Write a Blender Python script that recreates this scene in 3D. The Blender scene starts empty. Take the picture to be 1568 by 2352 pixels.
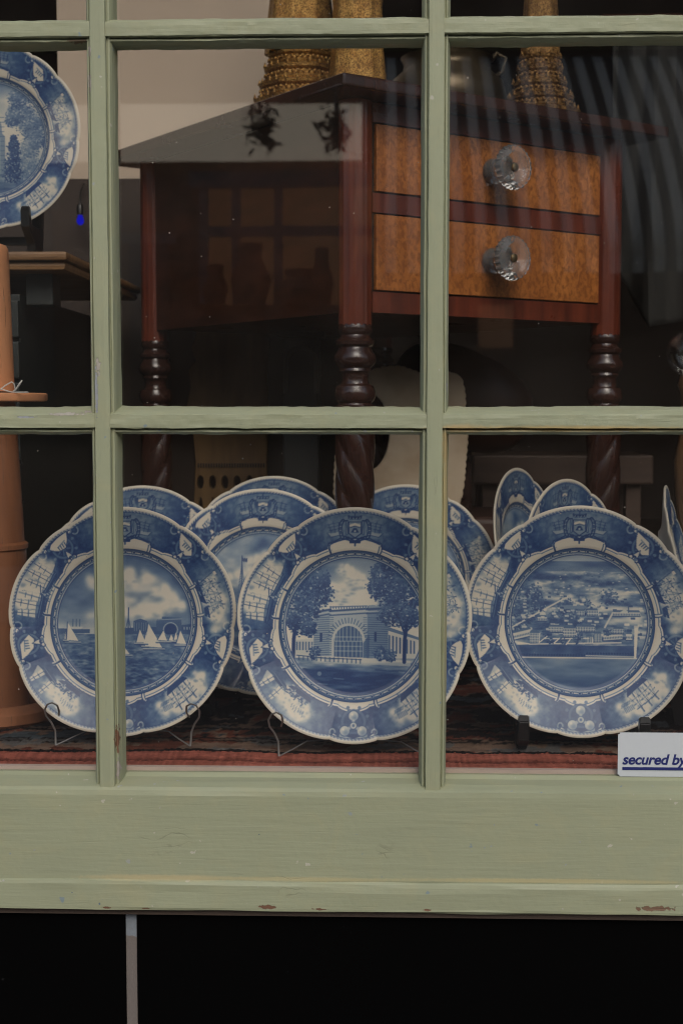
import bpy, bmesh, math, random
import numpy as np
from mathutils import Vector, Matrix

random.seed(7)
rng = np.random.default_rng(11)
S = bpy.context.scene
COL = S.collection
R = math.radians

# ------------------------------------------------------------------ camera
FPX, PX0, PY0 = 3170.0, 784.0, 1176.0          # focal length in units of a 1568 x 2352 picture
EYE = np.array([0.0, -1.45, 1.40])
_yaw, _pit = math.atan(101 / FPX), math.atan(244 / math.hypot(FPX, 101))
FWD = np.array([-math.sin(_yaw) * math.cos(_pit), math.cos(_yaw) * math.cos(_pit), -math.sin(_pit)])
RGT = np.cross(FWD, [0, 0, 1]); RGT /= np.linalg.norm(RGT)
UPV = np.cross(RGT, FWD)


def at(px, py, Y):
    """world point at depth Y behind the glass that is seen at a picture position"""
    d = FWD + RGT * ((px - PX0) / FPX) + UPV * ((PY0 - py) / FPX)
    p = EYE + d * ((Y - EYE[1]) / d[1])
    return Vector(p)


cam_d = bpy.data.cameras.new('camera')
cam = bpy.data.objects.new('camera', cam_d)
COL.objects.link(cam)
cam.matrix_world = Matrix(((RGT[0], UPV[0], -FWD[0], EYE[0]), (RGT[1], UPV[1], -FWD[1], EYE[1]),
                           (RGT[2], UPV[2], -FWD[2], EYE[2]), (0, 0, 0, 1)))
cam_d.sensor_fit = 'VERTICAL'
cam_d.sensor_height = 36.0
cam_d.lens = 36.0 * FPX / 2352.0
cam_d.clip_start, cam_d.clip_end = 0.05, 3000
cam_d.dof.use_dof = True
cam_d.dof.focus_distance = 1.53
cam_d.dof.aperture_fstop = 9.0
S.camera = cam

# ------------------------------------------------------------------ world, sun, exposure
SUN_EL, SUN_AZ = 40.0, 168.0      # azimuth clockwise from +y: light comes over the street behind the camera
W = bpy.data.worlds.new('World'); S.world = W; W.use_nodes = True
wn = W.node_tree.nodes; wn.clear()
sky = wn.new('ShaderNodeTexSky'); sky.sky_type = 'NISHITA'; sky.sun_disc = False
sky.sun_elevation = R(SUN_EL); sky.sun_rotation = R(SUN_AZ)
sky.air_density, sky.dust_density, sky.ozone_density = 1.0, 3.0, 0.7
bg = wn.new('ShaderNodeBackground'); bg.inputs[1].default_value = 0.15
wo = wn.new('ShaderNodeOutputWorld')
W.node_tree.links.new(sky.outputs[0], bg.inputs[0]); W.node_tree.links.new(bg.outputs[0], wo.inputs[0])

sun_d = bpy.data.lights.new('sun', 'SUN'); sun_d.energy = 0.6; sun_d.angle = R(25); sun_d.color = (1.0, 0.985, 0.96)
sun = bpy.data.objects.new('sun', sun_d); COL.objects.link(sun)
_sd = Vector((math.sin(R(SUN_AZ)) * math.cos(R(SUN_EL)), math.cos(R(SUN_AZ)) * math.cos(R(SUN_EL)), math.sin(R(SUN_EL))))
sun.rotation_euler = _sd.to_track_quat('Z', 'Y').to_euler()

S.view_settings.view_transform = 'Standard'
S.view_settings.look = 'None'
S.view_settings.gamma = 1.0
S.view_settings.use_curve_mapping = False
S.view_settings.exposure = 0.25
S.render.engine = 'CYCLES'
S.cycles.use_denoising = True
S.cycles.max_bounces = 7
S.cycles.diffuse_bounces = 4
S.cycles.glossy_bounces = 3
S.cycles.transmission_bounces = 6
S.cycles.transparent_max_bounces = 24
S.cycles.caustics_reflective = False
S.cycles.caustics_refractive = False
S.cycles.sample_clamp_indirect = 4.0
S.cycles.pixel_filter_type = 'BLACKMAN_HARRIS'
S.cycles.filter_width = 1.1


# ------------------------------------------------------------------ helpers: objects
def tag(o, label=None, cat=None, group=None, kind=None):
    if label: o['label'] = label
    if cat: o['category'] = cat
    if group: o['group'] = group
    if kind: o['kind'] = kind
    return o


def empty(name, loc=(0, 0, 0), rz=0.0):
    o = bpy.data.objects.new(name, None); COL.objects.link(o)
    o.empty_display_size = 0.05
    o.location = loc; o.rotation_euler = (0, 0, rz)
    return o


def link(name, me, mat=None, parent=None, smooth=None):
    o = bpy.data.objects.new(name, me); COL.objects.link(o)
    if mat: 
        me.materials.clear(); me.materials.append(mat)
    if parent: o.parent = parent
    if smooth is not None:
        me.polygons.foreach_set('use_smooth', [smooth] * len(me.polygons))
    return o


def mesh(name, verts, faces, mat=None, parent=None, smooth=False):
    me = bpy.data.meshes.new(name)
    me.from_pydata([tuple(map(float, v)) for v in verts], [], [tuple(int(i) for i in f) for f in faces])
    me.update()
    o = link(name, me, mat, parent, smooth)
    if smooth: me.set_sharp_from_angle(angle=R(42))
    return o


def from_bm(name, bm, mat=None, parent=None, smooth=False):
    me = bpy.data.meshes.new(name); bm.to_mesh(me); bm.free(); me.update()
    return link(name, me, mat, parent, smooth)


def add_box(bm, lo, hi, M=None):
    vs = []
    for x in (lo[0], hi[0]):
        for y in (lo[1], hi[1]):
            for z in (lo[2], hi[2]):
                p = Vector((x, y, z))
                vs.append(bm.verts.new(M @ p if M else p))
    for f in ((0, 1, 3, 2), (4, 6, 7, 5), (0, 4, 5, 1), (2, 3, 7, 6), (0, 2, 6, 4), (1, 5, 7, 3)):
        bm.faces.new([vs[i] for i in f])


def box(name, lo, hi, mat, parent=None, bevel=0.0, seg=2, M=None):
    bm = bmesh.new(); add_box(bm, lo, hi, M)
    if bevel:
        bmesh.ops.bevel(bm, geom=list(bm.edges), offset=bevel, segments=seg, profile=0.6, affect='EDGES')
    bmesh.ops.recalc_face_normals(bm, faces=bm.faces)
    return from_bm(name, bm, mat, parent, False)


def lathe(name, prof, mat, parent=None, n=48, loc=(0, 0, 0), fn=None, smooth=True, M=None):
    """prof: list of (radius, z); fn(angle, i, r) may change the radius"""
    vs, fs = [], []
    m = len(prof)
    for i, (r, z) in enumerate(prof):
        for k in range(n):
            a = 2 * math.pi * k / n
            rr = fn(a, i, r) if fn else r
            p = Vector((rr * math.cos(a), rr * math.sin(a), z))
            if M: p = M @ p
            vs.append(p + Vector(loc))
    for i in range(m - 1):
        for k in range(n):
            k2 = (k + 1) % n
            fs.append((i * n + k, i * n + k2, (i + 1) * n + k2, (i + 1) * n + k))
    fs.append(tuple(range(n))[::-1]); fs.append(tuple((m - 1) * n + k for k in range(n)))
    return mesh(name, vs, fs, mat, parent, smooth)


def tube(name, pts, rad, mat, parent=None, n=8, flat=1.0):
    """round (or flattened) bar swept along a list of points"""
    pts = [Vector(p) for p in pts]
    vs, fs = [], []
    prev = None
    for i, p in enumerate(pts):
        t = (pts[min(i + 1, len(pts) - 1)] - pts[max(i - 1, 0)]).normalized()
        ref = prev if prev is not None else (Vector((1, 0, 0)) if abs(t.x) < 0.9 else Vector((0, 0, 1)))
        b = t.cross(ref)
        if b.length < 1e-5: b = t.cross(Vector((0, 1, 0)))
        b.normalize(); nrm = b.cross(t).normalized(); prev = nrm
        rr = rad[i] if isinstance(rad, (list, tuple)) else rad
        for k in range(n):
            a = 2 * math.pi * k / n
            vs.append(p + nrm * (rr * math.cos(a)) + b * (rr * flat * math.sin(a)))
    for i in range(len(pts) - 1):
        for k in range(n):
            k2 = (k + 1) % n
            fs.append((i * n + k, (i + 1) * n + k, (i + 1) * n + k2, i * n + k2))
    fs.append(tuple(range(n))); fs.append(tuple((len(pts) - 1) * n + k for k in range(n))[::-1])
    return mesh(name, vs, fs, mat, parent, True)


def wob(n, amp, scale):
    """smooth random series"""
    m = max(3, int(n / scale) + 3)
    g = rng.normal(0, 1, m)
    x = np.linspace(0, m - 1.001, n)
    i = x.astype(int); t = x - i; t = t * t * (3 - 2 * t)
    return amp * (g[i] * (1 - t) + g[np.minimum(i + 1, m - 1)] * t)


def sweep(name, prof, axis, a, b, mat, parent, centre=0.0, seg=260, amp=0.0003, rough=None):
    """extrude a closed profile along x or z. prof = (cross, y); axis 'x' -> cross is z, 'z' -> cross is x"""
    m = len(prof)
    vs = np.zeros((seg, m, 3))
    s = np.linspace(a, b, seg)
    for j, (c, y) in enumerate(prof):
        k = (rough[j] if rough else 1.0) * amp
        cc = centre + c + wob(seg, k, 26) + wob(seg, k * 0.7, 6)
        yy = y + wob(seg, k * 0.8, 22) + wob(seg, k * 0.5, 5)
        if axis == 'x':
            vs[:, j, 0], vs[:, j, 1], vs[:, j, 2] = s, yy, cc
        else:
            vs[:, j, 0], vs[:, j, 1], vs[:, j, 2] = cc, yy, s
    fs = []
    for i in range(seg - 1):
        for j in range(m):
            j2 = (j + 1) % m
            fs.append((i * m + j, i * m + j2, (i + 1) * m + j2, (i + 1) * m + j))
    fs.append(tuple(range(m))[::-1]); fs.append(tuple((seg - 1) * m + j for j in range(m)))
    o = mesh(name, vs.reshape(-1, 3), fs, mat, parent, False)
    bm = bmesh.new(); bm.from_mesh(o.data); bmesh.ops.recalc_face_normals(bm, faces=bm.faces); bm.to_mesh(o.data); bm.free()
    return o


def subdiv_copy(o, parent=None):
    c = o.copy(); COL.objects.link(c); c.parent = parent
    return c


# ------------------------------------------------------------------ helpers: materials
class NT:
    def __init__(s, name):
        s.m = bpy.data.materials.new(name); s.m.use_nodes = True
        s.t = s.m.node_tree; s.t.nodes.clear()
        s.out = s.t.nodes.new('ShaderNodeOutputMaterial')

    def n(s, kind, ins=None, **props):
        nd = s.t.nodes.new('ShaderNode' + kind)
        for k, v in props.items(): setattr(nd, k, v)
        for k, v in (ins or {}).items(): s.set(nd.inputs[k], v)
        return nd

    def set(s, sock, v):
        if hasattr(v, 'is_linked') or isinstance(v, bpy.types.NodeSocket): s.t.links.new(v, sock)
        else:
            if isinstance(v, (tuple, list)) and len(v) == 3 and sock.type == 'RGBA': v = (*v, 1)
            sock.default_value = v

    def math(s, op, a, b=0.0, c=0.0, clamp=False):
        nd = s.n('Math', {0: a, 1: b, 2: c}, operation=op); nd.use_clamp = clamp
        return nd.outputs[0]

    def noise(s, vec, scale, detail=4.0, rough=0.55, dist=0.0):
        return s.n('TexNoise', {'Vector': vec, 'Scale': scale, 'Detail': detail, 'Roughness': rough, 'Distortion': dist}).outputs[0]

    def ramp(s, fac, stops):
        nd = s.n('ValToRGB', {0: fac}); cr = nd.color_ramp
        while len(cr.elements) > 1: cr.elements.remove(cr.elements[-1])
        for i, (p, c) in enumerate(stops):
            e = cr.elements[0] if i == 0 else cr.elements.new(p)
            e.position = p; e.color = (*c, 1) if len(c) == 3 else c
        return nd.outputs[0]

    def mix(s, fac, a, b, blend='MIX'):
        nd = s.n('Mix', data_type='RGBA', blend_type=blend)
        s.set(nd.inputs[0], fac); s.set(nd.inputs[6], a); s.set(nd.inputs[7], b)
        return nd.outputs[2]

    def pos(s, scale=(1, 1, 1), kind='Object'):
        v = s.n('TexCoord').outputs[kind] if kind != 'World' else s.n('NewGeometry').outputs['Position']
        return s.n('Mapping', {'Vector': v, 'Scale': scale}).outputs[0]

    def bump(s, h, strength=0.3, dist=0.001):
        return s.n('Bump', {'Height': h, 'Strength': strength, 'Distance': dist}).outputs[0]

    def bsdf(s, col, rough=0.5, normal=None, **kw):
        b = s.n('BsdfPrincipled', {'Base Color': col, 'Roughness': rough})
        if normal is not None: s.set(b.inputs['Normal'], normal)
        for k, v in kw.items(): s.set(b.inputs[k.replace('_', ' ')], v)
        s.t.links.new(b.outputs[0], s.out.inputs[0])
        return s.m


def plain(name, c, rough=0.5, var=0.15, scale=30.0, bump=0.0, **kw):
    t = NT(name); p = t.pos()
    f = t.noise(p, scale, 5)
    col = t.mix(f, tuple(x * (1 - var) for x in c), tuple(min(1, x * (1 + var)) for x in c))
    nm = t.bump(t.noise(p, scale * 6, 4), bump, 0.001) if bump else None
    return t.bsdf(col, rough, nm, **kw)


def wood(name, c0, c1, rough=0.35, scale=(60, 60, 5), coat=0.0, mott=0.0, kind='Object', bump=0.1):
    t = NT(name); p = t.pos(scale, kind)
    f = t.noise(p, 1.0, 6, 0.6, 0.6)
    f2 = t.noise(t.pos((18, 18, 18), kind), 1.0, 4, 0.6)
    f3 = t.noise(t.pos((170, 170, 170), kind), 1.0, 3, 0.6)
    ff = t.math('ADD', t.math('MULTIPLY', f, 1.0 - mott), t.math('MULTIPLY', f3, mott))
    col = t.ramp(ff, [(0.3, c0), (0.7, c1)])
    col = t.mix(t.math('MULTIPLY', f2, 0.55), col, tuple(x * 0.45 for x in c0))
    return t.bsdf(col, t.math('ADD', rough - 0.08, t.math('MULTIPLY', f2, 0.16)), t.bump(f, bump, 0.0006), Coat_Weight=coat, Coat_Roughness=0.18)


PAINT = (0.274, 0.296, 0.194)


def paint_mat(name, along, chips=(), stains=()):
    """old green gloss paint: brush strokes along the piece, cracks, worn spots down to primer and wood"""
    t = NT(name)
    sc = {'x': (9, 160, 160), 'z': (160, 160, 9)}[along]
    P = t.n('NewGeometry').outputs['Position']
    st = t.noise(t.pos(sc, 'World'), 1.0, 5, 0.65)
    sc2 = {'x': (3, 45, 45), 'z': (45, 45, 3)}[along]
    st2 = t.noise(t.pos(sc2, 'World'), 1.0, 4, 0.6, 0.4)
    big = t.noise(t.pos((7, 7, 7), 'World'), 1.0, 3)
    lump = t.noise(t.pos((140, 140, 140), 'World'), 1.0, 3, 0.5)
    col = t.ramp(big, [(0.25, tuple(x * 0.95 for x in PAINT)), (0.75, tuple(x * 1.06 for x in PAINT))])
    col = t.mix(t.math('MULTIPLY', st2, 0.30), col, (PAINT[0] * 1.14, PAINT[1] * 1.09, PAINT[2] * 0.96))
    col = t.mix(t.ramp(st, [(0.58, (0, 0, 0)), (0.76, (0.30,) * 3)]), col, tuple(x * 0.70 for x in PAINT))
    # grain opening through the paint as thin dark streaks
    sc3 = {'x': (9, 300, 300), 'z': (300, 300, 9)}[along]
    gr = t.noise(t.pos(sc3, 'World'), 1.0, 3, 0.5)
    grm = t.math('MULTIPLY', t.ramp(gr, [(0.66, (0,) * 3), (0.72, (1,) * 3)]), t.ramp(t.noise(t.pos((17, 17, 30), 'World'), 1.0, 4, 0.6), [(0.35, (0,) * 3), (0.80, (1,) * 3)]))
    col = t.mix(t.math('MULTIPLY', grm, 0.32), col, tuple(x * 0.42 for x in PAINT))
    # yellowed patches
    yel = t.noise(t.pos((22, 22, 22), 'World'), 1.0, 4, 0.6, 1.0)
    col = t.mix(t.ramp(yel, [(0.50, (0, 0, 0)), (0.80, (0.22,) * 3)]), col, (0.40, 0.35, 0.18))
    h = t.math('ADD', t.math('MULTIPLY', st, 0.9), t.math('ADD', t.math('MULTIPLY', st2, 0.5), t.math('MULTIPLY', lump, 0.5)))
    h = t.math('SUBTRACT', h, t.math('MULTIPLY', grm, 0.5))
    # fine cracks following the grain
    scc = {'x': (5, 70, 70), 'z': (70, 70, 5)}[along]
    vor = t.n('TexVoronoi', {'Vector': t.n('Mapping', {'Vector': t.n('VectorMath', {0: P, 1: t.n('VectorMath', {0: t.n('TexNoise', {'Vector': P, 'Scale': 45.0}).outputs[1], 1: (0.03, 0.010, 0.010) if along == 'x' else (0.010, 0.010, 0.03)}, operation='MULTIPLY').outputs[0]}, operation='ADD').outputs[0], 'Scale': scc}).outputs[0], 'Scale': 1.0}, feature='DISTANCE_TO_EDGE').outputs['Distance']
    crk = t.math('MULTIPLY', t.ramp(vor, [(0.006, (1,) * 3), (0.024, (0,) * 3)]), t.ramp(t.noise(t.pos((13, 13, 13), 'World'), 1.0, 3), [(0.64, (0,) * 3), (0.78, (0.6,) * 3)]))
    col = t.mix(t.math('MULTIPLY', crk, 0.85), col, (0.06, 0.055, 0.035))
    h = t.math('SUBTRACT', h, t.math('MULTIPLY', crk, 0.7))
    # small blue and pale flecks of older paint
    fl = t.noise(t.pos((95, 95, 95), 'World'), 1.0, 2, 0.5)
    col = t.mix(t.ramp(fl, [(0.715, (0,) * 3), (0.735, (0.7,) * 3)]), col, t.ramp(big, [(0.45, (0.15, 0.21, 0.26)), (0.55, (0.46, 0.43, 0.36))]))
    wn_ = t.noise(P, 210.0, 4, 0.65)
    for (c, rad, kol) in list(stains):
        d = t.n('VectorMath', {0: t.n('VectorMath', {0: P, 1: tuple(c)}, operation='SUBTRACT').outputs[0], 1: tuple(1.0 / x for x in rad)}, operation='MULTIPLY').outputs[0]
        L = t.n('VectorMath', {0: d}, operation='LENGTH').outputs['Value']
        msk = t.ramp(t.math('ADD', L, t.math('MULTIPLY', t.math('SUBTRACT', wn_, 0.5), 0.8)), [(0.45, (0.75,) * 3), (1.0, (0,) * 3)])
        col = t.mix(msk, col, kol)
    for (c, rad, kol) in list(chips):
        d = t.n('VectorMath', {0: t.n('VectorMath', {0: P, 1: tuple(c)}, operation='SUBTRACT').outputs[0], 1: tuple(1.0 / x for x in rad)}, operation='MULTIPLY').outputs[0]
        L = t.n('VectorMath', {0: d}, operation='LENGTH').outputs['Value']
        L = t.math('ADD', L, t.math('MULTIPLY', t.math('SUBTRACT', wn_, 0.5), 2.4))
        msk = t.ramp(L, [(0.72, (1,) * 3), (0.78, (0,) * 3)])
        edge = t.ramp(L, [(0.60, (0,) * 3), (0.74, (1,) * 3), (0.86, (0,) * 3)])
        kk = t.mix(wn_, kol, tuple(x * 0.55 for x in kol))
        col = t.mix(msk, col, kk)
        col = t.mix(t.math('MULTIPLY', edge, 0.30), col, (0.10, 0.085, 0.06))
        h = t.math('SUBTRACT', h, t.math('MULTIPLY', msk, 1.3))
    return t.bsdf(col, t.math('ADD', 0.42, t.math('MULTIPLY', st2, 0.2)), t.bump(h, 0.55, 0.0012), Specular_IOR_Level=0.3)


# ================================================================== the street side (seen only mirrored in the panes)
def solid(name, lo, hi, mat, kind='structure'):
    return tag(box(name, lo, hi, mat), kind=kind)


m_asph = plain('asphalt', (0.055, 0.055, 0.057), 0.85, 0.3, 3.0)
m_pave = plain('paving', (0.30, 0.285, 0.26), 0.8, 0.2, 2.0)
m_dark = plain('dark_interior', (0.020, 0.015, 0.012), 0.8, 0.3, 3.0)
tag(mesh('ground', [(-900, -900, -0.02), (900, -900, -0.02), (900, 900, -0.02), (-900, 900, -0.02)], [(0, 1, 2, 3)], m_asph), kind='structure')
solid('road', (-60, -7.4, -0.016), (60, -2.6, -0.008), m_asph)
solid('pavement', (-60, -2.6, -0.016), (60, -0.06, 0.12), m_pave)
solid('pavement', (-60, -9.4, -0.016), (60, -7.4, 0.12), m_pave)

m_brick = plain('brown_brick', (0.155, 0.082, 0.048), 0.85, 0.35, 9.0, 0.2)
m_render = plain('pale_render', (0.66, 0.60, 0.52), 0.8, 0.08, 2.0)
m_darkwin = plain('dark_window', (0.02, 0.022, 0.025), 0.15, 0.1, 2.0)
m_frame2 = plain('grey_trim', (0.16, 0.15, 0.14), 0.6, 0.1, 3.0)
bld = empty('building', (0, -9.6, 0))
tag(bld, 'brown brick building with an added glowing band and warm glowing panels across the street, mirrored in the panes', 'building')


def mir(px, py, Wd):
    p = at(px, py, Wd); return Vector((p.x, -p.y, p.z))


FY = -9.4
box('wall', (-16, -10.6, 0.1), (16, FY - 0.02, 4.7), m_brick).parent = bld
a_, b_ = mir(120, 372, 9.4), mir(830, 243, 9.4)
t = NT('band_glow'); em = t.n('Emission', {'Color': (1.0, 0.87, 0.70, 1), 'Strength': 0.85}); t.t.links.new(em.outputs[0], t.out.inputs[0])  # glowing band added to put a bright strip into the reflection
box('glow_band', (a_.x, FY - 0.03, a_.z), (b_.x, FY + 0.10, b_.z), t.m, bld)
a_, b_ = mir(1000, 283, 9.4), mir(1900, 258, 9.4)
box('cornice', (a_.x, FY - 0.03, a_.z), (b_.x, FY + 0.12, b_.z), m_render, bld)
for (x0, y0, x1, y1) in ((300, 930, 390, 560), (880, 930, 1000, 560), (-300, 930, 120, 480)):
    a_, b_ = mir(x0, y0, 9.4), mir(x1, y1, 9.4)
    w_ = box('window', (a_.x, FY - 0.03, a_.z), (b_.x, FY + 0.02, b_.z), m_darkwin, bld)
    box('frame', (a_.x - 0.06, FY - 0.04, b_.z), (b_.x + 0.06, FY + 0.05, b_.z + 0.08), m_frame2, w_)
t = NT('warm_panel_glow'); em = t.n('Emission', {'Color': (1.0, 0.52, 0.28, 1), 'Strength': 0.15}); t.t.links.new(em.outputs[0], t.out.inputs[0])  # warm glowing panels added to colour the reflection over the table
a_, b_ = mir(470, 700, 9.4), mir(880, 425, 9.4)
w_ = box('warm_panel', (a_.x, FY - 0.03, a_.z), (b_.x, FY + 0.03, b_.z), t.m, bld)
for px in (470, 545, 640, 800, 880):
    q_ = mir(px, 560, 9.4); box('mullion', (q_.x - 0.035, FY + 0.0305, a_.z), (q_.x + 0.035, FY + 0.07, b_.z), m_frame2, w_)
box('transom', (a_.x, FY + 0.031, a_.z + 0.52), (b_.x, FY + 0.06, a_.z + 0.60), m_frame2, w_)
box('valance_board', (a_.x - 0.1, FY + 0.0305, b_.z - 0.02), (b_.x + 0.1, FY + 0.09, b_.z + 0.10), m_frame2, w_)
for px, hh, ww in ((500, 0.30, 0.10), (580, 0.46, 0.16), (690, 0.26, 0.20), (740, 0.42, 0.10), (840, 0.36, 0.14)):
    q_ = mir(px, 700, 9.4)
    lathe('display_shape', [(ww * 0.7, q_.z), (ww, q_.z + hh * 0.4), (ww * 0.5, q_.z + hh * 0.75), (ww * 0.6, q_.z + hh), (0.01, q_.z + hh + 0.01)], m_brick, w_, 16, (q_.x, FY + 0.10, 0))
q_ = mir(1137, 750, 9.4); w_ = box('warm_panel', (q_.x - 0.13, FY - 0.03, q_.z - 0.16), (q_.x + 0.13, FY + 0.03, q_.z + 0.16), t.m, bld)
a_, b_ = mir(615, 930, 9.4), mir(790, 700, 9.4)
box('door', (a_.x, FY - 0.03, 0.15), (b_.x, FY + 0.03, b_.z), plain('door_brown', (0.24, 0.15, 0.09), 0.5), bld)
for o in bld.children:
    o.matrix_parent_inverse = Matrix.Translation((0, 9.6, 0))
# two dark lantern-like hanging plants in front of the pale band
m_leaf = plain('dark_leaf', (0.02, 0.03, 0.015), 0.7)
for i, (px, py) in enumerate(((598, 288), (770, 300))):
    c = mir(px, py, 9.0)
    bm = bmesh.new()
    for k in range(140):
        q = Vector((random.gauss(0, 0.06), random.gauss(0, 0.06), random.gauss(0, 0.085)))
        M = Matrix.Translation(c + q) @ Matrix.Rotation(random.uniform(0, 6.3), 4, Vector((random.gauss(0, 1), random.gauss(0, 1), random.gauss(0, 1))).normalized())
        vs = [bm.verts.new(M @ Vector(v)) for v in ((0, -0.05, 0), (0.018, 0, 0.004), (0, 0.05, 0), (-0.018, 0, 0.004))]
        bm.faces.new(vs)
    h = empty('hanging_plant', c)
    tag(h, ('left' if i == 0 else 'right') + 'most of two small dark hanging plants mirrored over the table', 'plant')
    f = from_bm('foliage', bm, m_leaf, h); f.matrix_parent_inverse = Matrix.Translation(-c)
    b_ = tube('bracket', [c + Vector((0, 0, 0.1)), c + Vector((0, 0, 0.35)), c + Vector((0, -0.4, 0.42))], 0.008, m_frame2, h); b_.matrix_parent_inverse = Matrix.Translation(-c)

# striped awning opposite
t = NT('striped_canvas')
px_ = t.n('SeparateXYZ', {0: t.n('NewGeometry').outputs['Position']}).outputs[0]
fr = t.math('FRACT', t.math('DIVIDE', px_, 0.142))
stripe = t.math('GREATER_THAN', fr, 0.5)
m_awn = t.bsdf(t.mix(stripe, (0.82, 0.69, 0.53), (0.02, 0.02, 0.02)), 0.85)
aw = empty('awning', (1.4, -7.5, 2.4))
tag(aw, 'black and white striped shop awning mirrored over the drawers', 'awning')
vs, fs = [], []
zf = mir(1300, 585, 7.5).z; zb = mir(1300, 120, 9.2).z
nx, nd = 40, 14
x0, x1 = mir(872, 585, 7.5).x, 6.0
for j in range(nd + 1):
    q = j / nd
    yy = -7.5 - 1.85 * q ** 1.25
    zz = zf + (zb - zf) * q ** 0.9
    for i in range(nx + 1):
        vs.append((x0 + (x1 - x0) * i / nx, yy, zz))
for j in range(nd):
    for i in range(nx):
        k = j * (nx + 1) + i
        fs.append((k, k + 1, k + nx + 2, k + nx + 1))
cn = mesh('canopy', vs, fs, m_awn, aw, True); cn.matrix_parent_inverse = Matrix.Translation((-1.4, 7.5, -2.4))
sm = cn.modifiers.new('thickness', 'SOLIDIFY'); sm.thickness = 0.004
vl = box('valance', (x0, -7.5, zf - 0.115), (x1, -7.494, zf - 0.002), m_awn, aw); vl.matrix_parent_inverse = cn.matrix_parent_inverse

# ================================================================== the shop window
X_BARS = [-1.660, -1.318, -0.976, -0.634, -0.292, 0.0502, 0.392, 0.734, 1.076, 1.418]
X_STILE = (-2.002, 1.760)
Z_BARS = [1.384, 1.780, 2.176, 2.572, 2.968]
Z_RAIL, Z_HEAD = 1.0035, 3.364

CREAM_W = (0.44, 0.41, 0.34); BARE = (0.20, 0.105, 0.062); PRIMER = (0.40, 0.36, 0.31)


def C(px, py, Y=-0.03): return at(px, py, Y)


chips_v = [(C(277, 1640), (0.0022, 0.02, 0.040), PRIMER), (C(268, 1700), (0.003, 0.02, 0.018), BARE), (C(226, 842), (0.003, 0.02, 0.010), CREAM_W),
           (C(222, 905), (0.002, 0.02, 0.030), (0.33, 0.35, 0.36)), (C(1028, 890), (0.0018, 0.02, 0.018), (0.42, 0.42, 0.42)),
           (C(206, 190), (0.003, 0.02, 0.012), CREAM_W), (C(270, 1768), (0.003, 0.02, 0.014), PRIMER), (C(205, 118), (0.003, 0.02, 0.006), CREAM_W)]
stains_v = [(C(1026, 1130), (0.006, 0.03, 0.085), (0.42, 0.33, 0.15)), (C(1028, 1480), (0.005, 0.03, 0.10), (0.34, 0.30, 0.15)), (C(1026, 1020), (0.006, 0.03, 0.03), (0.40, 0.30, 0.14))]
chips_h = [(C(176, 90), (0.012, 0.02, 0.003), (0.20, 0.15, 0.09)), (C(150, 951), (0.022, 0.02, 0.0022), CREAM_W), (C(60, 958), (0.012, 0.02, 0.0014), (0.36, 0.38, 0.38)),
           (C(205, 945), (0.014, 0.02, 0.0016), PRIMER), (C(745, 935), (0.020, 0.02, 0.0012), CREAM_W)]
stains_h = [(C(1300, 985), (0.17, 0.03, 0.004), (0.42, 0.31, 0.13)), (C(1060, 985), (0.03, 0.03, 0.006), (0.40, 0.30, 0.14))]
chips_r = [(C(612, 2085, -0.04), (0.011, 0.02, 0.0028), BARE), (C(1505, 2089, -0.04), (0.026, 0.02, 0.0032), (0.22, 0.135, 0.085)), (C(245, 2086, -0.04), (0.008, 0.02, 0.0014), BARE),
           (C(335, 2088, -0.04), (0.005, 0.02, 0.0012), BARE), (C(735, 2090, -0.04), (0.009, 0.02, 0.0014), BARE), (C(980, 2092, -0.04), (0.006, 0.02, 0.0012), BARE),
           (C(595, 1918, -0.035), (0.0013, 0.02, 0.0010), (0.12, 0.16, 0.20)), (C(228, 2078, -0.04), (0.0013, 0.02, 0.0016), (0.16, 0.22, 0.28)), (C(165, 2052, -0.04), (0.0013, 0.02, 0.001), (0.16, 0.22, 0.28))]
stains_r = [(C(370, 2016, -0.035), (0.10, 0.03, 0.004), (0.42, 0.36, 0.20)), (C(700, 2020, -0.035), (0.13, 0.03, 0.003), (0.40, 0.36, 0.20)), (C(1250, 2024, -0.035), (0.18, 0.03, 0.003), (0.41, 0.36, 0.19))]
mp_v = paint_mat('green_paint_upright', 'z', chips_v, stains_v)
mp_h = paint_mat('green_paint_level', 'x', chips_h, stains_h)
mp_r = paint_mat('green_paint_rail', 'x', chips_r, stains_r)

win = empty('shop_window', (0, 0, 0.86))
tag(win, 'multi-pane shop window with worn sage green painted wooden glazing bars', 'window')
WI = Matrix.Translation((0, 0, -0.86))


def wp(o): o.parent = win; o.matrix_parent_inverse = WI; return o


half = [(0.0074, -0.0300), (0.0079, -0.0290), (0.0082, -0.0240), (0.0090, -0.0236), (0.0098, -0.0252), (0.0114, -0.0246), (0.0128, -0.0205), (0.0138, -0.0145), (0.0142, -0.0085), (0.0147, -0.0016), (0.0140, 0.0022), (0.0070, 0.0030), (0.0065, 0.0180)]
prof_v = [(-0.0040, -0.0303), (0.0040, -0.0303)] + half + [(-c, y) for c, y in half[::-1]]
up_ = [(0.0066, -0.0288), (0.0074, -0.0278), (0.0105, -0.0215), (0.0135, -0.0125), (0.0152, -0.0016), (0.0146, 0.0022), (0.0070, 0.0030), (0.0065, 0.0170)]
dn_ = [(-0.0066, -0.0288), (-0.0070, -0.0274), (-0.0072, -0.0215), (-0.0084, -0.0212), (-0.0090, -0.0240), (-0.0106, -0.0242), (-0.0122, -0.0205), (-0.0132, -0.0145), (-0.0135, -0.0070), (-0.0138, -0.0016), (-0.0132, 0.0022), (-0.0068, 0.0030), (-0.0063, 0.0170)]
prof_h = [(-0.0030, -0.0290), (0.0030, -0.0290)] + up_ + dn_[::-1]
rv = [1.0] * len(prof_v); rh = [1.0] * len(prof_h)
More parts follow.
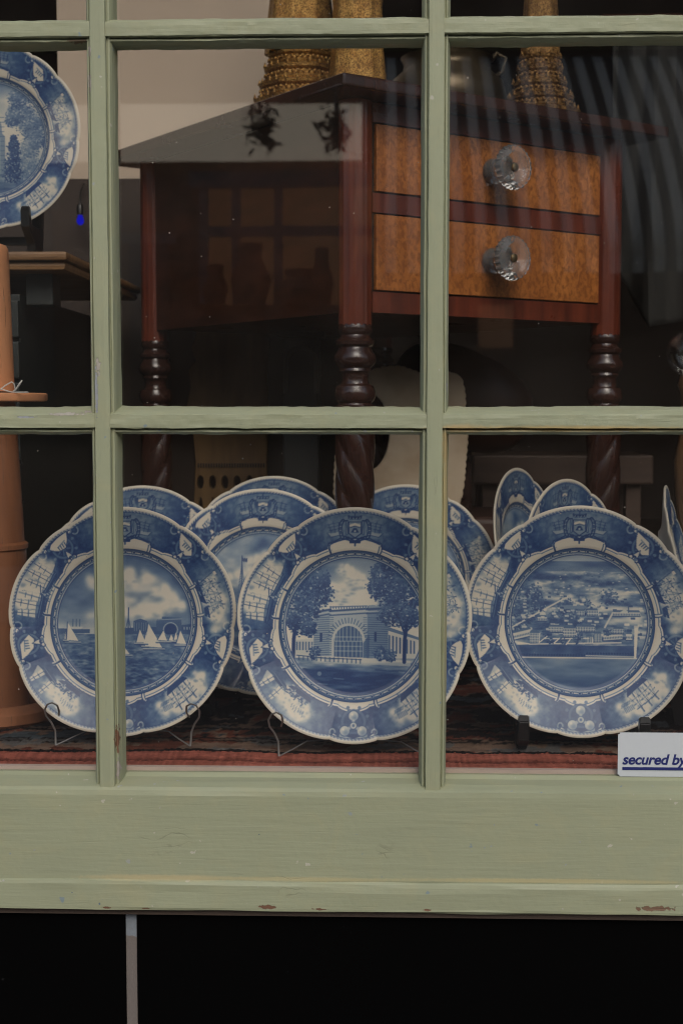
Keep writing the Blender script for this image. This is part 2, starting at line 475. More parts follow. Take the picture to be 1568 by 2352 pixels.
for q_, (c_, y_) in enumerate(prof_v):
    if abs(y_ + 0.0016) < 1e-6: rv[q_] = 1.7
for q_, (c_, y_) in enumerate(prof_h):
    if abs(y_ + 0.0016) < 1e-6: rh[q_] = 1.7
for x in X_BARS:
    near = x in (-0.292, 0.0502)
    wp(sweep('glazing_bar', prof_v, 'z', Z_RAIL - 0.010, Z_HEAD + 0.01, mp_v, None, x, 420 if near else 40, 0.00022 if near else 0.0001, rv))
xe = [X_STILE[0]] + X_BARS + [X_STILE[1]]
for z in Z_BARS:
    for i in range(len(xe) - 1):
        near = z < 2.0 and -0.7 < xe[i] < 0.2
        wp(sweep('glazing_bar', prof_h, 'x', xe[i] + 0.0065, xe[i + 1] - 0.0065, mp_h, None, z, 200 if near else 24, 0.00024 if near else 0.0001, rh))
# bottom rail: two painted boards, the lower one slightly proud
prof_r = [(1.0085, 0.0040), (1.0082, -0.0020), (1.0050, -0.0065), (1.0022, -0.0200), (0.9995, -0.0296), (0.9970, -0.0328), (0.9920, -0.0338), (0.9500, -0.0342), (0.9030, -0.0344), (0.9010, -0.0344), (0.9008, 0.0150), (1.0000, 0.0150)]
wp(sweep('bottom_rail', prof_r, 'x', -2.08, 1.84, mp_r, None, 0.0, 420, 0.00028))
prof_s = [(0.9015, 0.0100), (0.9012, -0.0350), (0.9000, -0.0368), (0.8965, -0.0378), (0.8900, -0.0382), (0.8730, -0.0384), (0.8705, -0.0376), (0.8692, -0.0350), (0.8690, 0.0100)]
wp(sweep('sill_board', prof_s, 'x', -2.08, 1.84, mp_r, None, 0.0, 420, 0.00050))
m_strip = plain('bare_brown_wood', (0.055, 0.038, 0.027), 0.8, 0.4, 60, 0.3)
wp(box('drip_strip', (-2.08, -0.0290, 0.8615), (1.84, 0.0090, 0.8688), m_strip))
m_putty = plain('pink_putty', (0.46, 0.36, 0.30), 0.8, 0.15, 40, 0.3)
for i in range(len(xe) - 1):
    wp(box('putty_line', (xe[i] + 0.013, 0.0045, 1.004), (xe[i + 1] - 0.013, 0.012, 1.0122), m_putty))
wp(box('stile', (X_STILE[0] - 0.07, -0.034, 0.99), (X_STILE[0], 0.03, Z_HEAD + 0.08), mp_v))
wp(box('stile', (X_STILE[1], -0.034, 0.99), (X_STILE[1] + 0.07, 0.03, Z_HEAD + 0.08), mp_v))
wp(box('top_rail', (X_STILE[0], -0.033, Z_HEAD), (X_STILE[1], 0.029, Z_HEAD + 0.08), mp_h))

# glass: clear, slightly wavy old panes with dust specks and a painted warm haze; reflects the street at its real Fresnel share
t = NT('window_glass')
P = t.n('NewGeometry').outputs['Position']
wav = t.noise(P, 5.0, 2)
nrm = t.bump(wav, 0.16, 0.0012)
fac = t.n('LayerWeight', {'Blend': 0.5, 'Normal': nrm}).outputs['Facing']
fres = t.math('ADD', 0.042, t.math('MULTIPLY', t.math('POWER', fac, 5.0), 0.9), clamp=True)
gl = t.n('BsdfGlossy', {'Color': (1, 1, 1), 'Roughness': 0.0, 'Normal': nrm})
tr = t.n('BsdfTransparent', {'Color': (0.985, 0.99, 0.985)})
mx = t.n('MixShader', {0: fres, 1: tr.outputs[0], 2: gl.outputs[0]})
vo = t.n('TexVoronoi', {'Vector': P, 'Scale': 120.0, 'Randomness': 1.0})
size_ = t.math('MULTIPLY', t.math('POWER', t.n('SeparateColor', {0: vo.outputs['Color']}).outputs[0], 9.0), 0.095)
speck = t.math('LESS_THAN', vo.outputs['Distance'], size_)
haze_film = t.math('MULTIPLY', t.ramp(t.noise(P, 9.0, 5, 0.6), [(0.35, (0.25,) * 3), (0.8, (1,) * 3)]), 0.016)  # thin film mixed in as haze to lift the dark interior
dust_haze = t.math('ADD', t.math('MULTIPLY', speck, 0.5), haze_film, clamp=True)
df = t.n('BsdfDiffuse', {'Color': (0.62, 0.55, 0.47)})
mx2 = t.n('MixShader', {0: dust_haze, 1: mx.outputs[0], 2: df.outputs[0]})
t.t.links.new(mx2.outputs[0], t.out.inputs[0])
m_glass = t.m
t = NT('window_glass_clean')
fac = t.n('LayerWeight', {'Blend': 0.5}).outputs['Facing']
fres = t.math('ADD', 0.042, t.math('MULTIPLY', t.math('POWER', fac, 5.0), 0.9), clamp=True)
mx = t.n('MixShader', {0: fres, 1: t.n('BsdfTransparent', {'Color': (0.985, 0.99, 0.985)}).outputs[0], 2: t.n('BsdfGlossy', {'Color': (1, 1, 1), 'Roughness': 0.0}).outputs[0]})
t.t.links.new(mx.outputs[0], t.out.inputs[0])
m_glass2 = t.m
ze = [Z_RAIL + 0.001] + Z_BARS + [Z_HEAD]
for j in range(len(ze) - 1):
    for i in range(len(xe) - 1):
        near = j < 3 and -0.7 < xe[i] < 0.2
        o = wp(box('glass_pane', (xe[i] + 0.009, -0.0013, ze[j] + (0.009 if j else 0.001)), (xe[i + 1] - 0.009, 0.0013, ze[j + 1] - 0.009), m_glass if near else m_glass2))
        if near:
            o.data.materials.append(m_glass2)
            for f in o.data.polygons: f.material_index = 0 if f.normal.y < -0.5 else 1

# ------------------------------------------------------------------ black tiled base under the window
t = NT('black_glazed_tile'); p = t.pos((1, 1, 1), 'World')
sp = t.ramp(t.noise(p, 160, 2, 0.5), [(0.76, (0.0016, 0.0016, 0.0016)), (0.78, (0.012, 0.012, 0.012))])
m_tile = t.bsdf(sp, t.math('ADD', 0.30, t.math('MULTIPLY', t.noise(p, 8, 4), 0.2)), t.bump(t.noise(p, 6, 3), 0.1, 0.002), Specular_IOR_Level=0.03)
t = NT('grey_grout'); p = t.pos((1, 1, 1), 'World')
zz = t.n('SeparateXYZ', {0: t.n('NewGeometry').outputs['Position']}).outputs[2]
pale = t.math('ADD', zz, t.math('MULTIPLY', t.noise(p, 90, 3), 0.012))
gc = t.mix(t.math('GREATER_THAN', pale, 0.840), (0.155, 0.135, 0.120), (0.20, 0.235, 0.265))
gc = t.mix(t.math('MULTIPLY', t.noise(p, 300, 4), 0.5), gc, (0.10, 0.085, 0.075))
m_grout = t.bsdf(gc, 0.9, t.bump(t.noise(p, 500, 3), 0.4, 0.0006))
tb = empty('tiled_base', (0, 0, 0.12))
tag(tb, 'glossy black tiled base below the green window sill', 'tiled base')
TI = Matrix.Translation((0, 0, -0.12))
for (xa, xb) in ((-2.08, -0.2762), (-0.2646, 0.52), (0.5316, 1.84)):
    for (za, zb) in ((0.50, 0.8612), (0.125, 0.488)):
        o = box('tile', (xa, -0.020, za), (xb, -0.008, zb), m_tile, tb, 0.0012, 2); o.matrix_parent_inverse = TI
o = box('grout', (-2.08, -0.0185, 0.122), (1.84, -0.0085, 0.8606), m_grout, tb); o.matrix_parent_inverse = TI

# ------------------------------------------------------------------ building shell round the window and the dim room behind it
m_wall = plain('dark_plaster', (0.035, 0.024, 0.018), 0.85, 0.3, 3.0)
m_shell = plain('shop_brick', (0.10, 0.06, 0.045), 0.85, 0.3, 9.0)
solid('wall_front', (-3.2, -0.008, 0.0), (1.84, 0.10, 0.862), m_shell)
solid('wall_front', (-3.2, -0.03, 0.862), (-2.073, 0.10, 4.0), m_shell)
solid('wall_front', (1.831, -0.03, 0.0), (3.2, 0.10, 4.0), m_shell)
solid('wall_front', (-2.072, -0.03, Z_HEAD + 0.081), (1.83, 0.10, 4.0), m_shell)
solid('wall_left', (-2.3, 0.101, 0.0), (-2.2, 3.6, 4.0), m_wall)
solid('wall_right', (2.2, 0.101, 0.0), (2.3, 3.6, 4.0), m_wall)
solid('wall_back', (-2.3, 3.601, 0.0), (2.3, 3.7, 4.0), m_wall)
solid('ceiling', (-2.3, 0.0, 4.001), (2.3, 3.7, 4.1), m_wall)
m_deck = wood('deck_boards', (0.03, 0.019, 0.012), (0.06, 0.036, 0.022), 0.5, (4, 60, 60))
solid('floor', (-2.199, 0.0165, 0.90), (2.199, 3.6, 0.990), m_deck)
ZR = 0.9975      # top of the rug


# ================================================================== printed plates
NP = 900
_g = (np.arange(NP) + 0.5) / NP * 2 - 1
GX, GY = np.meshgrid(_g, -_g)          # row 0 is the top


def fbm(sx, sy, octv=4, seed=0, per=0.55):
    r_ = np.random.default_rng(seed)
    out = np.zeros((NP, NP)); amp = 1.0; tot = 0
    for o in range(octv):
        nx_, ny_ = int(sx * 2 ** o) + 2, int(sy * 2 ** o) + 2
        g = r_.random((ny_ + 1, nx_ + 1))
        x = np.linspace(0, nx_ - 1e-3, NP); y = np.linspace(0, ny_ - 1e-3, NP)
        xi, yi = x.astype(int), y.astype(int); tx, ty = x - xi, y - yi
        tx = tx * tx * (3 - 2 * tx); ty = ty * ty * (3 - 2 * ty)
        a = g[np.ix_(yi, xi)] * (1 - tx) + g[np.ix_(yi, xi + 1)] * tx
        b = g[np.ix_(yi + 1, xi)] * (1 - tx) + g[np.ix_(yi + 1, xi + 1)] * tx
        out += amp * (a * (1 - ty)[:, None] + b * ty[:, None]); tot += amp; amp *= per
    return out / tot


class Print:
    """a scalar ink picture on the unit disc; 0 = bare cream glaze, 1 = full cobalt"""
    def __init__(s): s.k = np.zeros((NP, NP))

    def win(s, x0, x1, y0, y1):
        i0 = max(0, int((x0 + 1) / 2 * NP) - 1); i1 = min(NP, int((x1 + 1) / 2 * NP) + 2)
        j0 = max(0, int((1 - y1) / 2 * NP) - 1); j1 = min(NP, int((1 - y0) / 2 * NP) + 2)
        return slice(j0, max(j0, j1)), slice(i0, max(i0, i1))

    def put(s, w, m, v):
        s.k[w] = s.k[w] * (1 - m) + v * m

    def poly(s, pts, v, a=1.0):
        pts = np.asarray(pts, float)
        w = s.win(pts[:, 0].min(), pts[:, 0].max(), pts[:, 1].min(), pts[:, 1].max())
        X, Y = GX[w], GY[w]
        if X.size == 0: return
        ins = np.zeros(X.shape, bool)
        n = len(pts)
        for i in range(n):
            x0, y0 = pts[i]; x1, y1 = pts[(i + 1) % n]
            if y0 == y1: continue
            c = ((y0 > Y) != (y1 > Y)) & (X < (x1 - x0) * (Y - y0) / (y1 - y0) + x0)
            ins ^= c
        s.put(w, ins * a, v)

    def line(s, pts, wd, v, a=1.0):
        pts = np.asarray(pts, float)
        h = wd / 2; aa = 1.2 / NP
        for (x0, y0), (x1, y1) in zip(pts[:-1], pts[1:]):
            w = s.win(min(x0, x1) - h - aa, max(x0, x1) + h + aa, min(y0, y1) - h - aa, max(y0, y1) + h + aa)
            X, Y = GX[w], GY[w]
            if X.size == 0: continue
            dx, dy = x1 - x0, y1 - y0; L = dx * dx + dy * dy + 1e-12
            q = np.clip(((X - x0) * dx + (Y - y0) * dy) / L, 0, 1)
            d = np.hypot(X - x0 - q * dx, Y - y0 - q * dy)
            s.put(w, np.clip((h + aa - d) / (2 * aa), 0, 1) * a, v)

    def disc(s, x, y, r, v, a=1.0, ry=None):
        ry = ry or r
        w = s.win(x - r, x + r, y - ry, y + ry)
        d = ((GX[w] - x) / r) ** 2 + ((GY[w] - y) / ry) ** 2
        s.put(w, np.clip((1 - d) * 4, 0, 1) * a, v)

    def blob(s, x, y, r, v, a=1.0, ry=None):
        ry = ry or r
        w = s.win(x - 2 * r, x + 2 * r, y - 2 * ry, y + 2 * ry)
        d = ((GX[w] - x) / r) ** 2 + ((GY[w] - y) / ry) ** 2
        s.put(w, np.exp(-d * 1.2) * a * (d < 4), v)

    def ring(s, x, y, r, wd, v, a=1.0):
        n = max(16, int(r * 160)); t_ = np.linspace(0, 2 * np.pi, n + 1)
        s.line(np.c_[x + r * np.cos(t_), y + r * np.sin(t_)], wd, v, a)


def polar(th, r):
    """place a small drawing on the rim: x runs clockwise, y outwards"""
    th = math.radians(th)

    def T(pts, sc=1.0):
        pts = np.atleast_2d(np.asarray(pts, float)) * sc
        a = th + pts[:, 0] / r
        q = r + pts[:, 1]
        return np.c_[q * np.sin(a), q * np.cos(a)]
    return T


RR, TH = np.hypot(GX, GY), np.degrees(np.arctan2(GX, GY))
NOTCH = [-168, -114, -93, -50, -30, 30, 50, 93, 114, 168, 192]


def rim_radius(th):
    """lobed outline, th in degrees clockwise from the top"""
    th = (np.asarray(th, float) + 168) % 360 - 168
    out = np.ones_like(th)
    for a, b in zip(NOTCH[:-1], NOTCH[1:]):
        m = (th >= a) & (th <= b)
        q = (th - a) / (b - a)
        small = (b - a) < 28
        out = np.where(m, (0.966 + (0.018 if small else 0.034) * np.sin(np.pi * q) ** 0.55), out)
    return out


def ship(p, T, s, dark=0.8, sail=0.04, n=3, haze=0.0):
    L = lambda pts, wd, v, a=1.0: p.line(T(pts, s), wd, v, a)
    G = lambda pts, v, a=1.0: p.poly(T(pts, s), v, a)
    for i, mx in enumerate(np.linspace(-0.3, 0.32, n)):
        h = 0.95 - 0.12 * abs(i - (n - 1) / 2)
        for q, (z0, z1) in enumerate(((0.12, 0.40), (0.43, 0.66), (0.69, 0.88))):
            w0 = 0.15 - 0.025 * q
            G([(mx - w0, z0 * h), (mx + w0 * 1.1, z0 * h + 0.02), (mx + w0 * 0.75, z1 * h), (mx - w0 * 0.8, z1 * h)], sail, 0.92)
            L([(mx - w0, z0 * h), (mx + w0 * 1.1, z0 * h + 0.02)], 0.006, dark * 0.8, 0.8)
            L([(mx + w0 * 1.1, z0 * h + 0.02), (mx + w0 * 0.75, z1 * h)], 0.005, dark * 0.8, 0.6)
        L([(mx, 0), (mx, h)], 0.006, dark, 0.8)
    G([(0.36, 0.1), (0.72, 0.2), (0.38, 0.7)], sail, 0.8)
    L([(0.45, 0.08), (0.78, 0.22)], 0.006, dark)
    G([(-0.52, 0.10), (-0.5, -0.02), (-0.36, -0.12), (0.4, -0.12), (0.52, 0.08), (0.3, 0.04), (-0.3, 0.04)], dark, 0.9)
    L([(-0.45, 0.0), (0.45, 0.0)], 0.006, 0.25, 0.7)


def smoke(p, T, pts, seed, v=0.03, r0=0.04):
    r_ = random.Random(seed)
    for (x, y, r) in pts:
        for k in range(9):
            q = T([(x + r_.gauss(0, r * 0.5), y + r_.gauss(0, r * 0.4))])[0]
            p.blob(q[0], q[1], r * r_.uniform(0.35, 0.6), v, 0.75)
        for k in range(13):
            q = T([(x + r_.gauss(0, r * 0.6), y + r_.gauss(0, r * 0.5))])[0]
            p.blob(q[0], q[1], r * r_.uniform(0.08, 0.20), 0.42, 0.45)


def paint_rim():
    p = Print()
    n1 = fbm(70, 70, 3, 3); n2 = fbm(7, 7, 3, 4)
    # panel blue: deep at the joints and toward the edge, paler in the middle of each panel
    base = np.zeros_like(RR)
    for a, b in zip(NOTCH[:-1], NOTCH[1:]):
        th = (TH + 168) % 360 - 168
        m = (th >= a) & (th <= b)
        q = np.clip((th - a) / (b - a), 0, 1)
        small = (b - a) < 28
        if small: base = np.where(m, 0.80, base)
        else:
            e = np.abs(q - 0.5) * 2
            base = np.where(m, 0.40 + 0.36 * e ** 2.4 + 0.14 * np.clip((0.80 - RR) / 0.1, 0, 1) + 0.10 * np.clip((RR - 0.90) / 0.06, 0, 1), base)
    p.k = np.clip(base + (n1 - 0.5) * 0.42 + (n2 - 0.5) * 0.14, 0, 0.95)
    # top panel: glow, crest, two ships, two cannons
    p.blob(0, 0.83, 0.21, 0.30, 0.8, 0.12)
    for sx in (-1, 1):
        T = polar(sx * 11.5, 0.80)
        m_ = lambda pts: np.c_[np.array(pts)[:, 0] * sx, np.array(pts)[:, 1]]
        TT = lambda pts, s=1.0: T(m_(pts), s)
        TT([(0, 0)])
        for mx in (-0.035, 0.005, 0.04):
            p.line(TT([(mx, 0), (mx, 0.10 - abs(mx) * 0.5)]), 0.005, 0.85, 0.9)
            for hh in (0.03, 0.055, 0.08): p.line(TT([(mx - 0.016, hh), (mx + 0.016, hh + 0.003)]), 0.005, 0.8, 0.7)
        p.poly(TT([(-0.065, 0.012), (-0.05, -0.022), (0.05, -0.024), (0.075, 0.018), (0.03, 0.004)]), 0.15, 0.75)
        p.line(TT([(-0.065, 0.012), (-0.05, -0.022), (0.05, -0.024), (0.075, 0.018)]), 0.006, 0.8, 0.8)
        c0, c1 = TT([(-0.085, -0.075), (0.055, -0.062)])[[0, 1]]
        ca, cb = polar(sx * 6.6, 0.745)([(0, 0)])[0], polar(sx * 16.5, 0.71)([(0, 0)])[0]
        p.line([ca, cb], 0.045, 0.85); p.line([ca * 0.99 + cb * 0.01 + [0, 0.006], cb + [0, 0.006]], 0.014, 0.30)
        p.disc(cb[0], cb[1], 0.030, 0.85); p.disc(cb[0], cb[1], 0.020, 0.25); p.disc(cb[0], cb[1], 0.011, 0.9)
    # cream band with its scrolled outer edge
    outer = np.full_like(RR, 0.688)
    at_ = np.abs(TH)
    outer = np.where(at_ < 17, 0.735 - 0.02 * (at_ / 17) ** 2, outer)
    for c in (40, 103.5, 180):
        d = np.abs(at_ - c)
        outer = np.where(d < 11, 0.688 + 0.040 * (1 - d / 11) ** 0.6, outer)
    band = (RR < outer) & (RR > 0.60)
    edge = (RR < outer + 0.011) & (RR > 0.60)
    p.k = np.where(edge, 0.82, p.k); p.k = np.where(band, 0.02, p.k)
    p.k = np.where((RR < outer - 0.014) & (RR > outer - 0.021) & (at_ > 17), 0.55, p.k)
    for th in (-17.5, 17.5, -62, 62, -84, 84, -121, 121, -163, 163):
        T = polar(th, 0.668)
        p.line(T([(0.012 * math.sin(a) * (1 if th > 0 else -1), 0.034 * math.cos(a)) for a in np.linspace(0.1, 3.0, 9)]), 0.026, 0.03)
        p.line(T([(0.020 * math.sin(a) * (1 if th > 0 else -1) + 0.004, 0.044 * math.cos(a)) for a in np.linspace(0.1, 3.0, 9)]), 0.009, 0.85)
        p.line(T([(0.004 * math.sin(a) * (1 if th > 0 else -1) - 0.004, 0.034 * math.cos(a)) for a in np.linspace(0.1, 3.0, 9)]), 0.008, 0.75)
    for c in (-40, 40, -103.5, 103.5, 180):
        for sx in (-1, 1):
            T = polar(c, 0.722)
            p.line(T([(sx * (0.03 + 0.022 * math.cos(a)), 0.0 + 0.020 * math.sin(a)) for a in np.linspace(-1.5, 3.6, 12)]), 0.009, 0.85)
            p.disc(*T([(sx * 0.03, 0.0)])[0], 0.010, 0.05)
    # chain
    ch = (RR < 0.636) & (RR > 0.582)
    p.k = np.where(ch, 0.58, p.k)
    p.k = np.where(np.abs(RR - 0.638) < 0.004, 0.85, p.k)
    p.k = np.where(np.abs(RR - 0.584) < 0.0045, 0.80, p.k)
    p.k = np.where(np.abs(RR - 0.592) < 0.003, 0.06, p.k)
    for i in range(100):
        T = polar(i * 3.6, 0.612)
        if i % 2:
            p.line(T([(-0.015, 0), (0.015, 0)]), 0.011, 0.08); p.line(T([(-0.014, 0.0085), (0.014, 0.0085)]), 0.004, 0.9)
        else:
            el = [(0.021 * math.cos(a), 0.014 * math.sin(a)) for a in np.linspace(0, 6.283, 15)]
            p.poly(T(el), 0.08); p.poly(T(np.array(el) * 0.55), 0.85)
            p.line(T(el), 0.004, 0.9, 0.8)
    # joints: ship's wheel, sail, buds
    for c, fl in ((-40, 0), (40, 1), (-103.5, 1), (103.5, 0)):
        T = polar(c, 0.835); mir_ = -1 if fl else 1
        q0 = T([(0, 0)])[0]
        for k in range(8):
            a = k * math.pi / 4 + 0.2
            p.line(T([(0, 0), (0.118 * math.cos(a), 0.118 * math.sin(a))]), 0.012, 0.50)
            p.disc(*T([(0.118 * math.cos(a), 0.118 * math.sin(a))])[0], 0.014, 0.45)
        cir = lambda r, n=26: T([(r * math.cos(a), r * math.sin(a)) for a in np.linspace(0, 6.284, n)])
        p.line(cir(0.084), 0.024, 0.50); p.line(cir(0.097), 0.005, 0.9); p.line(cir(0.071), 0.005, 0.9)
        p.disc(q0[0], q0[1], 0.022, 0.5)
        if c in (-40, 103.5):     # lateen sail bent over the wheel
            sl = [(-0.075, 0.055), (-0.045, 0.075), (0.01, 0.082), (0.085, 0.085), (0.06, 0.03), (0.02, -0.012), (-0.03, -0.005), (-0.055, 0.02)]
        else:
            sl = [(-0.07, -0.01), (-0.01, 0.06), (0.09, 0.075), (0.07, 0.02), (0.035, -0.03), (-0.03, -0.045)]
        sl = np.array(sl) * [mir_ * 1.25, 1.2]
        p.poly(T(sl), 0.05); p.line(T(np.r_[sl, sl[:1]]), 0.006, 0.85)
        p.line(T(np.array([(-0.03, 0.03), (0.05, 0.045)]) * [mir_, 1]), 0.010, 0.45, 0.7)
        for k in range(4):
            x = (-0.03 + 0.022 * k) * mir_
            p.line(T([(x, 0.0), (x + 0.004, 0.03)]), 0.009, 0.8, 0.8)
        st = np.array([(0, -0.03), (0.018, -0.065), (0.03, -0.10), (0.0, -0.092), (-0.03, -0.10), (-0.016, -0.065)])
        p.poly(T(st), 0.08); p.line(T(np.r_[st, st[:1]]), 0.006, 0.85)
        for (bx, by) in ((-0.125, 0.085), (0.125, 0.085), (-0.06, 0.118), (0.06, 0.118)):
            b_ = T([(bx, by)])[0]; p.disc(b_[0], b_[1], 0.016, 0.06); p.disc(b_[0] + 0.006, b_[1] - 0.004, 0.006, 0.6)
        for sx in (-1, 1):   # rope hooks at the ends of the panels
            p.line(T([(sx * (0.165 + 0.028 * math.cos(a)), 0.075 + 0.034 * math.sin(a)) for a in np.linspace(-2.6, 1.4, 12)]), 0.013, 0.30)
    # left panel: two ships in full sail before a bank of cloud
    T = polar(-71.5, 0.80)
    smoke(p, T, [(0.10, 0.02, 0.12), (0.18, 0.05, 0.10), (0.03, 0.05, 0.12), (-0.04, 0.07, 0.11), (-0.10, 0.05, 0.09), (0.05, -0.03, 0.09)], 5)
    for x in np.linspace(-0.22, 0.22, 60):
        q = T([(x + random.uniform(-0.01, 0.01), -0.095 + random.uniform(-0.014, 0.02))])[0]
        p.line([q, q + [random.uniform(-0.02, 0.02), random.uniform(-0.012, 0.012)]], 0.009, 0.85, 0.7)
    ship(p, lambda q, s=1.0: T(np.array(q) * s + [0.13, -0.065]), 0.23, 0.82, 0.06)
    ship(p, lambda q, s=1.0: T(np.array(q) * s + [-0.115, -0.06]), 0.24, 0.86, 0.05)
    # right panel: ships in battle smoke
    T = polar(71.5, 0.80)
    smoke(p, T, [(0.03, 0.03, 0.10), (0.10, 0.05, 0.12), (0.17, 0.04, 0.12), (0.20, 0.0, 0.09), (-0.05, 0.0, 0.07), (-0.1, 0.05, 0.05)], 9)
    rr_ = random.Random(3)
    for (x, h, b) in ((-0.10, 0.17, 0.05), (0.0, 0.15, 0.03), (0.07, 0.16, 0.05), (0.13, 0.14, -0.04), (-0.04, 0.11, -0.05)):
        p.line(T([(x, -0.07), (x + b, h - 0.06)]), 0.008, 0.85, 0.9)
        for q in (0.35, 0.6, 0.85):
            xx, yy = x + b * q, -0.07 + (h + 0.01) * q
            p.line(T([(xx - 0.04, yy - 0.006), (xx + 0.04, yy + 0.008)]), 0.006, 0.85, 0.85)
            p.poly(T([(xx - 0.03, yy), (xx + 0.03, yy + 0.008), (xx + 0.02, yy - 0.035), (xx - 0.03, yy - 0.03)]), 0.10, 0.7)
        p.line(T([(x - 0.05, -0.05), (x + b, h - 0.07), (x + 0.07, -0.05)]), 0.004, 0.8, 0.6)
    p.poly(T([(-0.16, -0.06), (-0.13, -0.10), (0.05, -0.105), (0.09, -0.055), (0.0, -0.07)]), 0.88)
    p.poly(T([(0.10, -0.05), (0.12, -0.09), (0.2, -0.085), (0.22, -0.04)]), 0.8)
    for k in range(40):
        q = T([(rr_.uniform(-0.16, 0.2), rr_.uniform(-0.10, -0.03))])[0]
        p.line([q, q + [rr_.uniform(-0.02, 0.02), rr_.uniform(-0.02, 0.02)]], 0.008, rr_.choice((0.85, 0.08, 0.6)), 0.8)
    p.poly(T([(-0.155, 0.085), (-0.12, 0.09), (-0.125, 0.115), (-0.15, 0.11)]), 0.06); p.line(T([(-0.12, -0.06), (-0.155, 0.115)]), 0.006, 0.8)
    # lower left: a crowded longboat, gun smoke and a far frigate
    T = polar(-139, 0.80)
    smoke(p, T, [(-0.08, 0.02, 0.11), (-0.02, 0.05, 0.11), (-0.10, 0.07, 0.10), (0.05, 0.02, 0.08), (-0.15, 0.04, 0.08), (0.12, 0.03, 0.06)], 21)
    p.poly(T([(0.12, 0.0), (0.22, 0.01), (0.24, -0.03), (0.13, -0.04)]), 0.85)
    ship(p, lambda q, s=1.0: T(np.array(q) * s + [0.17, -0.02]), 0.19, 0.7, 0.04, 2)
    p.poly(T([(-0.17, -0.055), (-0.14, -0.095), (0.05, -0.09), (0.09, -0.05), (-0.04, -0.06)]), 0.86)
    for k in range(70):
        q = T([(rr_.uniform(-0.15, 0.07), rr_.gauss(-0.035, 0.022))])[0]
        p.line([q, q + [rr_.uniform(-0.018, 0.018), rr_.uniform(-0.018, 0.018)]], 0.010, rr_.choice((0.85, 0.85, 0.6, 0.08)), 0.85)
    for k in range(5): p.line(T([(-0.14 + k * 0.045, -0.06), (-0.17 + k * 0.05, -0.115)]), 0.006, 0.8)
    for k in range(6): p.line(T([(-0.16 + k * 0.022, 0.08 - 0.01 * (k % 3)), (-0.15 + k * 0.022, 0.03)]), 0.005, 0.6, 0.8)
    # lower right: a frigate under bare poles in heavy smoke
    T = polar(139, 0.80)
    smoke(p, T, [(-0.14, 0.06, 0.07), (-0.08, 0.07, 0.09), (0.0, 0.07, 0.09), (0.07, 0.05, 0.09), (0.13, 0.06, 0.08), (-0.05, 0.0, 0.08), (0.05, 0.0, 0.10), (0.17, 0.02, 0.08), (-0.17, 0.02, 0.07)], 33)
    p.poly(T([(-0.12, -0.055), (-0.10, -0.10), (0.09, -0.105), (0.13, -0.05), (0.0, -0.065)]), 0.86)
    for x in (-0.07, 0.0, 0.07):
        p.line(T([(x, -0.06), (x + 0.01, 0.12)]), 0.009, 0.75)
        for h in (-0.01, 0.03, 0.07): p.line(T([(x - 0.035, h), (x + 0.045, h + 0.005)]), 0.007, 0.7, 0.9)
        for h in (-0.02, 0.02): p.poly(T([(x - 0.03, h), (x + 0.03, h), (x + 0.025, h + 0.03), (x - 0.025, h + 0.03)]), 0.07, 0.6)
        p.line(T([(x - 0.04, -0.05), (x + 0.01, 0.11), (x + 0.05, -0.05)]), 0.004, 0.6, 0.6)
    for k in range(12): p.line(T([(0.12 + 0.006 * k, -0.02 + 0.008 * (k % 4)), (0.16 + 0.006 * k, -0.015 + 0.008 * (k % 4))]), 0.004, 0.6, 0.7)
    for k in range(6): p.line(T([(0.20 - k * 0.014, 0.02), (0.20 - k * 0.014, 0.06)]), 0.006, 0.6)
    for k in range(40):
        q = T([(rr_.uniform(-0.2, 0.2), rr_.uniform(-0.11, -0.07))])[0]
        p.line([q, q + [rr_.uniform(-0.02, 0.02), rr_.uniform(-0.01, 0.01)]], 0.008, 0.8, 0.6)
    # bottom joint: a three-bladed propeller over an anchor bracket
    c0 = polar(180, 0.86)
    B = lambda x, y: np.array([x, y])
    p.blob(0, -0.86, 0.12, 0.55, 0.5)
    p.ring(0, -0.80, 0.095, 0.020, 0.55)
    for k in range(8):
        a = k * math.pi / 4 + 0.39
        p.disc(0.125 * math.cos(a), -0.80 + 0.125 * math.sin(a), 0.015, 0.50)
    p.poly([(-0.12, -0.955), (-0.10, -0.86), (-0.06, -0.90), (0.06, -0.90), (0.10, -0.86), (0.12, -0.955), (0.04, -0.94), (0, -0.965), (-0.04, -0.94)], 0.9)
    p.poly([(-0.115, -0.945), (-0.115, -0.86), (-0.085, -0.87), (-0.065, -0.93)], 0.25); p.poly([(0.115, -0.945), (0.115, -0.86), (0.085, -0.87), (0.065, -0.93)], 0.25)
    p.line([(-0.07, -0.925), (0, -0.945), (0.07, -0.925)], 0.014, 0.15)
    for (x, y) in ((0, -0.752), (-0.072, -0.875), (0.072, -0.875)):
        p.disc(x, y, 0.050, 0.85); p.disc(x, y, 0.043, 0.12); p.blob(x + 0.010, y - 0.016, 0.030, 0.48, 0.75); p.blob(x - 0.012, y + 0.012, 0.012, 0.02, 0.9)
    for (x, y) in ((0, -0.752), (-0.072, -0.875), (0.072, -0.875)): p.line([(0, -0.832), (x * 0.5, -0.832 + (y + 0.832) * 0.5)], 0.026, 0.20)
    p.disc(0, -0.832, 0.034, 0.8); p.disc(0, -0.832, 0.028, 0.15); p.disc(0, -0.832, 0.013, 0.6)
    p.disc(0, -0.963, 0.030, 0.75, 1, 0.014); p.disc(0, -0.963, 0.014, 0.1, 1, 0.007)
    for sx in (-1, 1):
        p.line([(sx * (0.175 + 0.022 * math.cos(a)), -0.885 + 0.026 * math.sin(a)) for a in np.linspace(-1.0, 3.2, 10)], 0.013, 0.25)
        p.line([(sx * 0.13, -0.93), (sx * 0.165, -0.905)], 0.014, 0.1)
